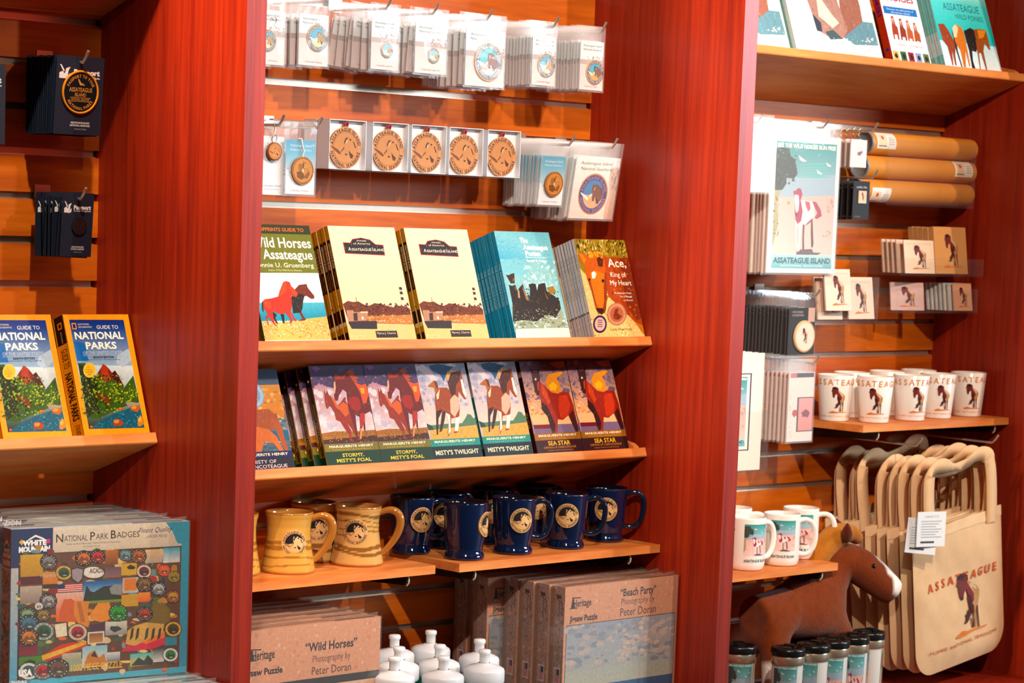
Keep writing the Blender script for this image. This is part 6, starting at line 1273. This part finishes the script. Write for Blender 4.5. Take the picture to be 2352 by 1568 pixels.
# ------------------------------------------------------------------ canvas tote bags
def tote_bag(front, seed):
    o = thing('tote_bag', '', 'bag'); r = random.Random(seed); W, H = .345, .35; nx, nz = 26, 26; tk = .008
    def edge(u, v):
        """outline: straight sides, rounded lower corners"""
        x, z = u * W, v * H; c = .06
        for cx, s in ((c, -1), (W - c, 1)):
            if z < c and (x < c if s < 0 else x > W - c):
                du, dz = (c - x if s < 0 else x - (W - c)) / c, (c - z) / c; m = max(du, dz); l = math.hypot(du, dz) or 1; x = cx + s * c * du * m / l; z = c - c * dz * m / l
        return x, z
    ph = [r.uniform(0, 6) for _ in range(8)]
    def bulge(u, v): return .003 * math.sin(5 * u + 9 * v + ph[0]) + .002 * math.sin(13 * u - 7 * v + ph[1]) + .002 * math.sin(17 * v + 4 * u + ph[2]) * (1 - v) + .001 * math.sin(31 * u + 23 * v + ph[3])
    def fp(u, v):
        x, z = edge(u, v); e = min(u, 1 - u, v) * 8; return Vector((x, -tk * min(1, e) ** .5 - bulge(u, v) * min(1, e), z))
    m = MB(); vs = [fp(i / nx, j / nz) for j in range(nz + 1) for i in range(nx + 1)]; n = len(vs)
    F = [(j * (nx + 1) + i, j * (nx + 1) + i + 1, (j + 1) * (nx + 1) + i + 1, (j + 1) * (nx + 1) + i) for j in range(nz) for i in range(nx)]
    m.add(vs, F, '#e3b88a', 0, True); m.add([(v.x, -v.y * .6, v.z) for v in vs], [f[::-1] for f in F], '#dcae7c', 0, True)
    rim = [fp(i / nx, 1) + Vector((0, -.001, 0)) for i in range(nx + 1)]; low = [fp(i / nx, .93) + Vector((0, -.0015, 0)) for i in range(nx + 1)]
    m.add(rim + low, [(i, i + 1, nx + 2 + i, nx + 1 + i) for i in range(nx)], '#e6bd90', 0, True)
    m.build('bag_body', M_CANV, o)
    if front:
        a = Art(W, H)
        for i, ch in enumerate('ASSATEAGUE'): a.text(ch, .15 + i * .08, .4, .056, '#cc5018', bold=.03)
        logo_horse(a, .38, .38, .78, .83); a.text('ISLAND NATIONAL SEASHORE', .5, .845, .02, '#b85a20', w=.76, sp=' ', bold=.03)
        k = MB().art(a, lambda x, z, d: tuple(fp(x / W, z / H) + Vector((0, -.0022 - d, 0))), 0, 20); k.build('print', M_PAPER, o)
    def strap_mesh(y, dz, sh):
        s = MB(); pts = []
        L = [Vector((.055, y, H - .03)), Vector((.051 + sh, y, H + .05)), Vector((.054 + sh, y, H + .105 + dz)), Vector((.066 + sh, y + .001, H + .132 + dz)), Vector((.1, y + .003, H + .14 + dz)), Vector((W * .5, y + .003, H + .126 + dz)), Vector((W - .1, y + .003, H + .14 + dz)), Vector((W - .066 + sh, y + .001, H + .132 + dz)), Vector((W - .054 + sh, y, H + .105 + dz)), Vector((W - .051 + sh, y, H + .05)), Vector((W - .055, y, H - .03))]
        P2 = []
        for i in range(len(L) - 1):
            p0, p1, p2, p3 = L[max(i - 1, 0)], L[i], L[i + 1], L[min(i + 2, len(L) - 1)]
            for k in range(5):
                t = k / 5; P2.append(.5 * ((2 * p1) + (p2 - p0) * t + (2 * p0 - 5 * p1 + 4 * p2 - p3) * t * t + (3 * p1 - p0 - 3 * p2 + p3) * t ** 3))
        P2.append(L[-1]); wv = []
        for i, p in enumerate(P2):
            wt = min(1, max(0, (p.z - H - .118 - dz) / .02)); off = (Vector((1 if i < len(P2) / 2 else -1, 0, 0)) * (1 - wt) + Vector((0, .35, -.94)) * wt).normalized() * .0195
            wv += [p + off, p - off]
        n2 = len(P2); th = Vector((0, -.0022, 0)); s.add(wv + [w + th for w in wv], [(2 * i, 2 * i + 1, 2 * i + 3, 2 * i + 2) for i in range(n2 - 1)] + [(2 * n2 + 2 * i, 2 * n2 + 2 * i + 2, 2 * n2 + 2 * i + 3, 2 * n2 + 2 * i + 1) for i in range(n2 - 1)] + [(2 * i, 2 * i + 2, 2 * n2 + 2 * i + 2, 2 * n2 + 2 * i) for i in range(n2 - 1)] + [(2 * i + 1, 2 * n2 + 2 * i + 1, 2 * n2 + 2 * i + 3, 2 * i + 3) for i in range(n2 - 1)], '#e0b486', 0, True)
        s.build('handle', M_CANV, o)
    strap_mesh(-tk - .003, 0, 0); strap_mesh(tk * .6, -.012, .012)
    if front:
        a = Art(.078, .08, '#dfe2e6'); a.text('CANVAS TOTE', .5, .14, .06, '#6a7078', w=.5)
        for i in range(7): a.rect(.14, .26 + i * .075, .86 - .1 * (i % 3), .29 + i * .075, '#a8acb2')
        a.rect(.14, .84, .62, .9, '#4a4a4c')
        t = MB(); t.box(0, .078, 0, .0006, 0, .08, '#d8dce0'); t.art(a, flat()); Rm = Matrix.Translation((-.035, -tk - .03, H - .02)) @ Matrix.Rotation(math.radians(8), 4, 'Y') @ Matrix.Rotation(math.radians(-18), 4, 'Z')
        t.build('price_tag', M_PAPER, o, Rm); t.build('price_tag', M_PAPER, o, Matrix.Translation((-.055, -tk - .012, H - .03)) @ Matrix.Rotation(math.radians(14), 4, 'Y') @ Matrix.Rotation(math.radians(-25), 4, 'Z'))
    return o
ROT = math.radians(-8)
tf = tote_bag(True, 5); tbk = [tote_bag(False, 31), tote_bag(False, 77)]
for i in range(8):
    o = tf if i == 0 else (tbk[i - 1] if i < 3 else dup(tbk[i % 2])); o.location = (2.085 - .004 * i, -.29 + i * .033, .456 + (.0 if i == 0 else RND.uniform(-.004, .01))); o.rotation_euler = (0, ROT + math.radians(RND.uniform(-2, 2) if i else 0), 0); o['category'] = 'bag'
    o['label'] = 'cream canvas tote bag printed with a standing horse, front of the rack' if i == 0 else 'cream canvas tote bag hanging behind the printed one, edge and handle showing'; o['group'] = 'canvas tote bags'
hook(2.09, 1.0, .25, 'long wire hook under the left loop of the tote handles'); hook(2.345, 1.0, .28, 'long wire hook under the right loop of the tote handles')

# ------------------------------------------------------------------ plush horse
def skin_body(name, chains, mat, parent, col, sub=2):
    """one continuous body grown from a skeleton of joints with a radius at each"""
    vs, es, rs = [], [], []
    for ch in chains:
        prev = None
        for p in ch:
            if isinstance(p, int): prev = p; continue
            vs.append(p[0]); rs.append(p[1] if isinstance(p[1], tuple) else (p[1], p[1])); i = len(vs) - 1
            if prev is not None: es.append((prev, i))
            prev = i
    me = bpy.data.meshes.new(name); me.from_pydata(vs, es, []); o = bpy.data.objects.new(name, me); COL.objects.link(o)
    sk = o.modifiers.new('skin', 'SKIN'); sk.use_smooth_shade = True
    for i, r in enumerate(rs): me.skin_vertices[0].data[i].radius = r
    me.skin_vertices[0].data[0].use_root = True
    sb = o.modifiers.new('sub', 'SUBSURF'); sb.levels = sub; sb.render_levels = sub
    dg = bpy.context.evaluated_depsgraph_get(); e = o.evaluated_get(dg); m2 = bpy.data.meshes.new_from_object(e); bpy.data.objects.remove(o); bpy.data.meshes.remove(me)
    m2.name = name; at = m2.color_attributes.get('ink') or m2.color_attributes.new('ink', 'FLOAT_COLOR', 'POINT')
    for i, v in enumerate(m2.vertices): at.data[i].color = hexc(col(v.co)) if callable(col) else hexc(col)
    for p in m2.polygons: p.use_smooth = True
    m2.materials.clear(); m2.materials.append(mat)
    o = bpy.data.objects.new(name, m2); COL.objects.link(o); o.parent = parent; return o
ph = thing('plush_horse', 'brown plush horse with white muzzle and socks, between the tumblers and the tote bags', 'plush toy', (1.8, -.17, DECK))
V = Vector
def hcol(c):
    if c.z < .03: return '#120e0c'
    if c.z < .095: return '#efe4d8'
    q = c - V((.115, -.02, .312)); d = V((.1, -.085, -.085)); t = q.dot(d) / d.length_squared
    up = V((.45, -.4, .8)).normalized(); lat = d.cross(up).normalized(); dz = q.dot((up - d.normalized() * up.dot(d.normalized())).normalized())
    if c.z > .2 and t > .35 and dz > .026 - .06 * max(0, t - .55) and abs(q.dot(lat)) < .02 + .03 * max(0, t - .5): return '#f0e6dc'
    if c.z > .2 and t > 1.2: return '#f0e6dc'
    return '#74300c'
body = [[(V((.0, 0, .195)), (.06, .064)), (V((-.06, .0, .2)), (.058, .06)), (V((-.115, .01, .205)), (.06, .062)), (V((-.15, .01, .2)), (.04, .045))],
        [0, (V((.06, -.004, .215)), (.054, .06)), (V((.085, -.01, .265)), (.05, .05)), (V((.115, -.018, .312)), (.054, .056)), (V((.152, -.05, .292)), (.05, .05)), (V((.192, -.085, .25)), (.036, .038)), (V((.216, -.105, .226)), (.034, .036))],
        [4, (V((.075, -.035, .16)), (.04, .04)), (V((.11, -.04, .12)), (.034, .034)), (V((.135, -.045, .07)), (.034, .034)), (V((.15, -.048, .0)), (.036, .036))],
        [4, (V((.04, .03, .16)), (.036, .036)), (V((.035, .035, .11)), (.032, .032)), (V((.034, .038, .07)), (.032, .032)), (V((.034, .04, .0)), (.034, .034))],
        [2, (V((-.125, -.035, .14)), (.036, .036)), (V((-.135, -.04, .09)), (.028, .028)), (V((-.13, -.042, .0)), (.03, .03))],
        [2, (V((-.12, .05, .14)), (.036, .036)), (V((-.13, .055, .09)), (.028, .028)), (V((-.125, .055, .0)), (.03, .03))]]
skin_body('body', body, M_PLUSH, ph, hcol)
for s in (-1, 1):
    m = MB(); c = V((.115, -.02, .37)) + V((.65, .76, 0)) * .036 * s; m.lathe([(.002, .03), (.009, .018), (.013, .004), (.012, -.012), (.004, -.02)], '#5a2208', 14, c=(0, 0, 0)); m.build('ear', M_PLUSH, ph, Matrix.Translation(c) @ Matrix.Rotation(math.radians(-s * 18), 4, 'X') @ Matrix.Rotation(math.radians(-20), 4, 'Y'))
    m = MB(); m.lathe([(0, .0065), (.004, .005), (.0065, 0), (.004, -.005), (0, -.0065)], '#0c0808', 16); m.build('eye', M_GLAZE, ph, Matrix.Translation(V((.168, -.058, .3)) + V((.65, .76, 0)) * .041 * s))
skin_body('mane', [[(V((.17, -.024, .348)), (.016, .014)), (V((.135, -.018, .372)), (.03, .024)), (V((.09, -.012, .365)), (.03, .036)), (V((.055, -.006, .33)), (.026, .036)), (V((.035, -.004, .285)), (.02, .028)), (V((.02, -.002, .262)), (.012, .014))]], M_PLUSH, ph, lambda c: '#b06a1c')
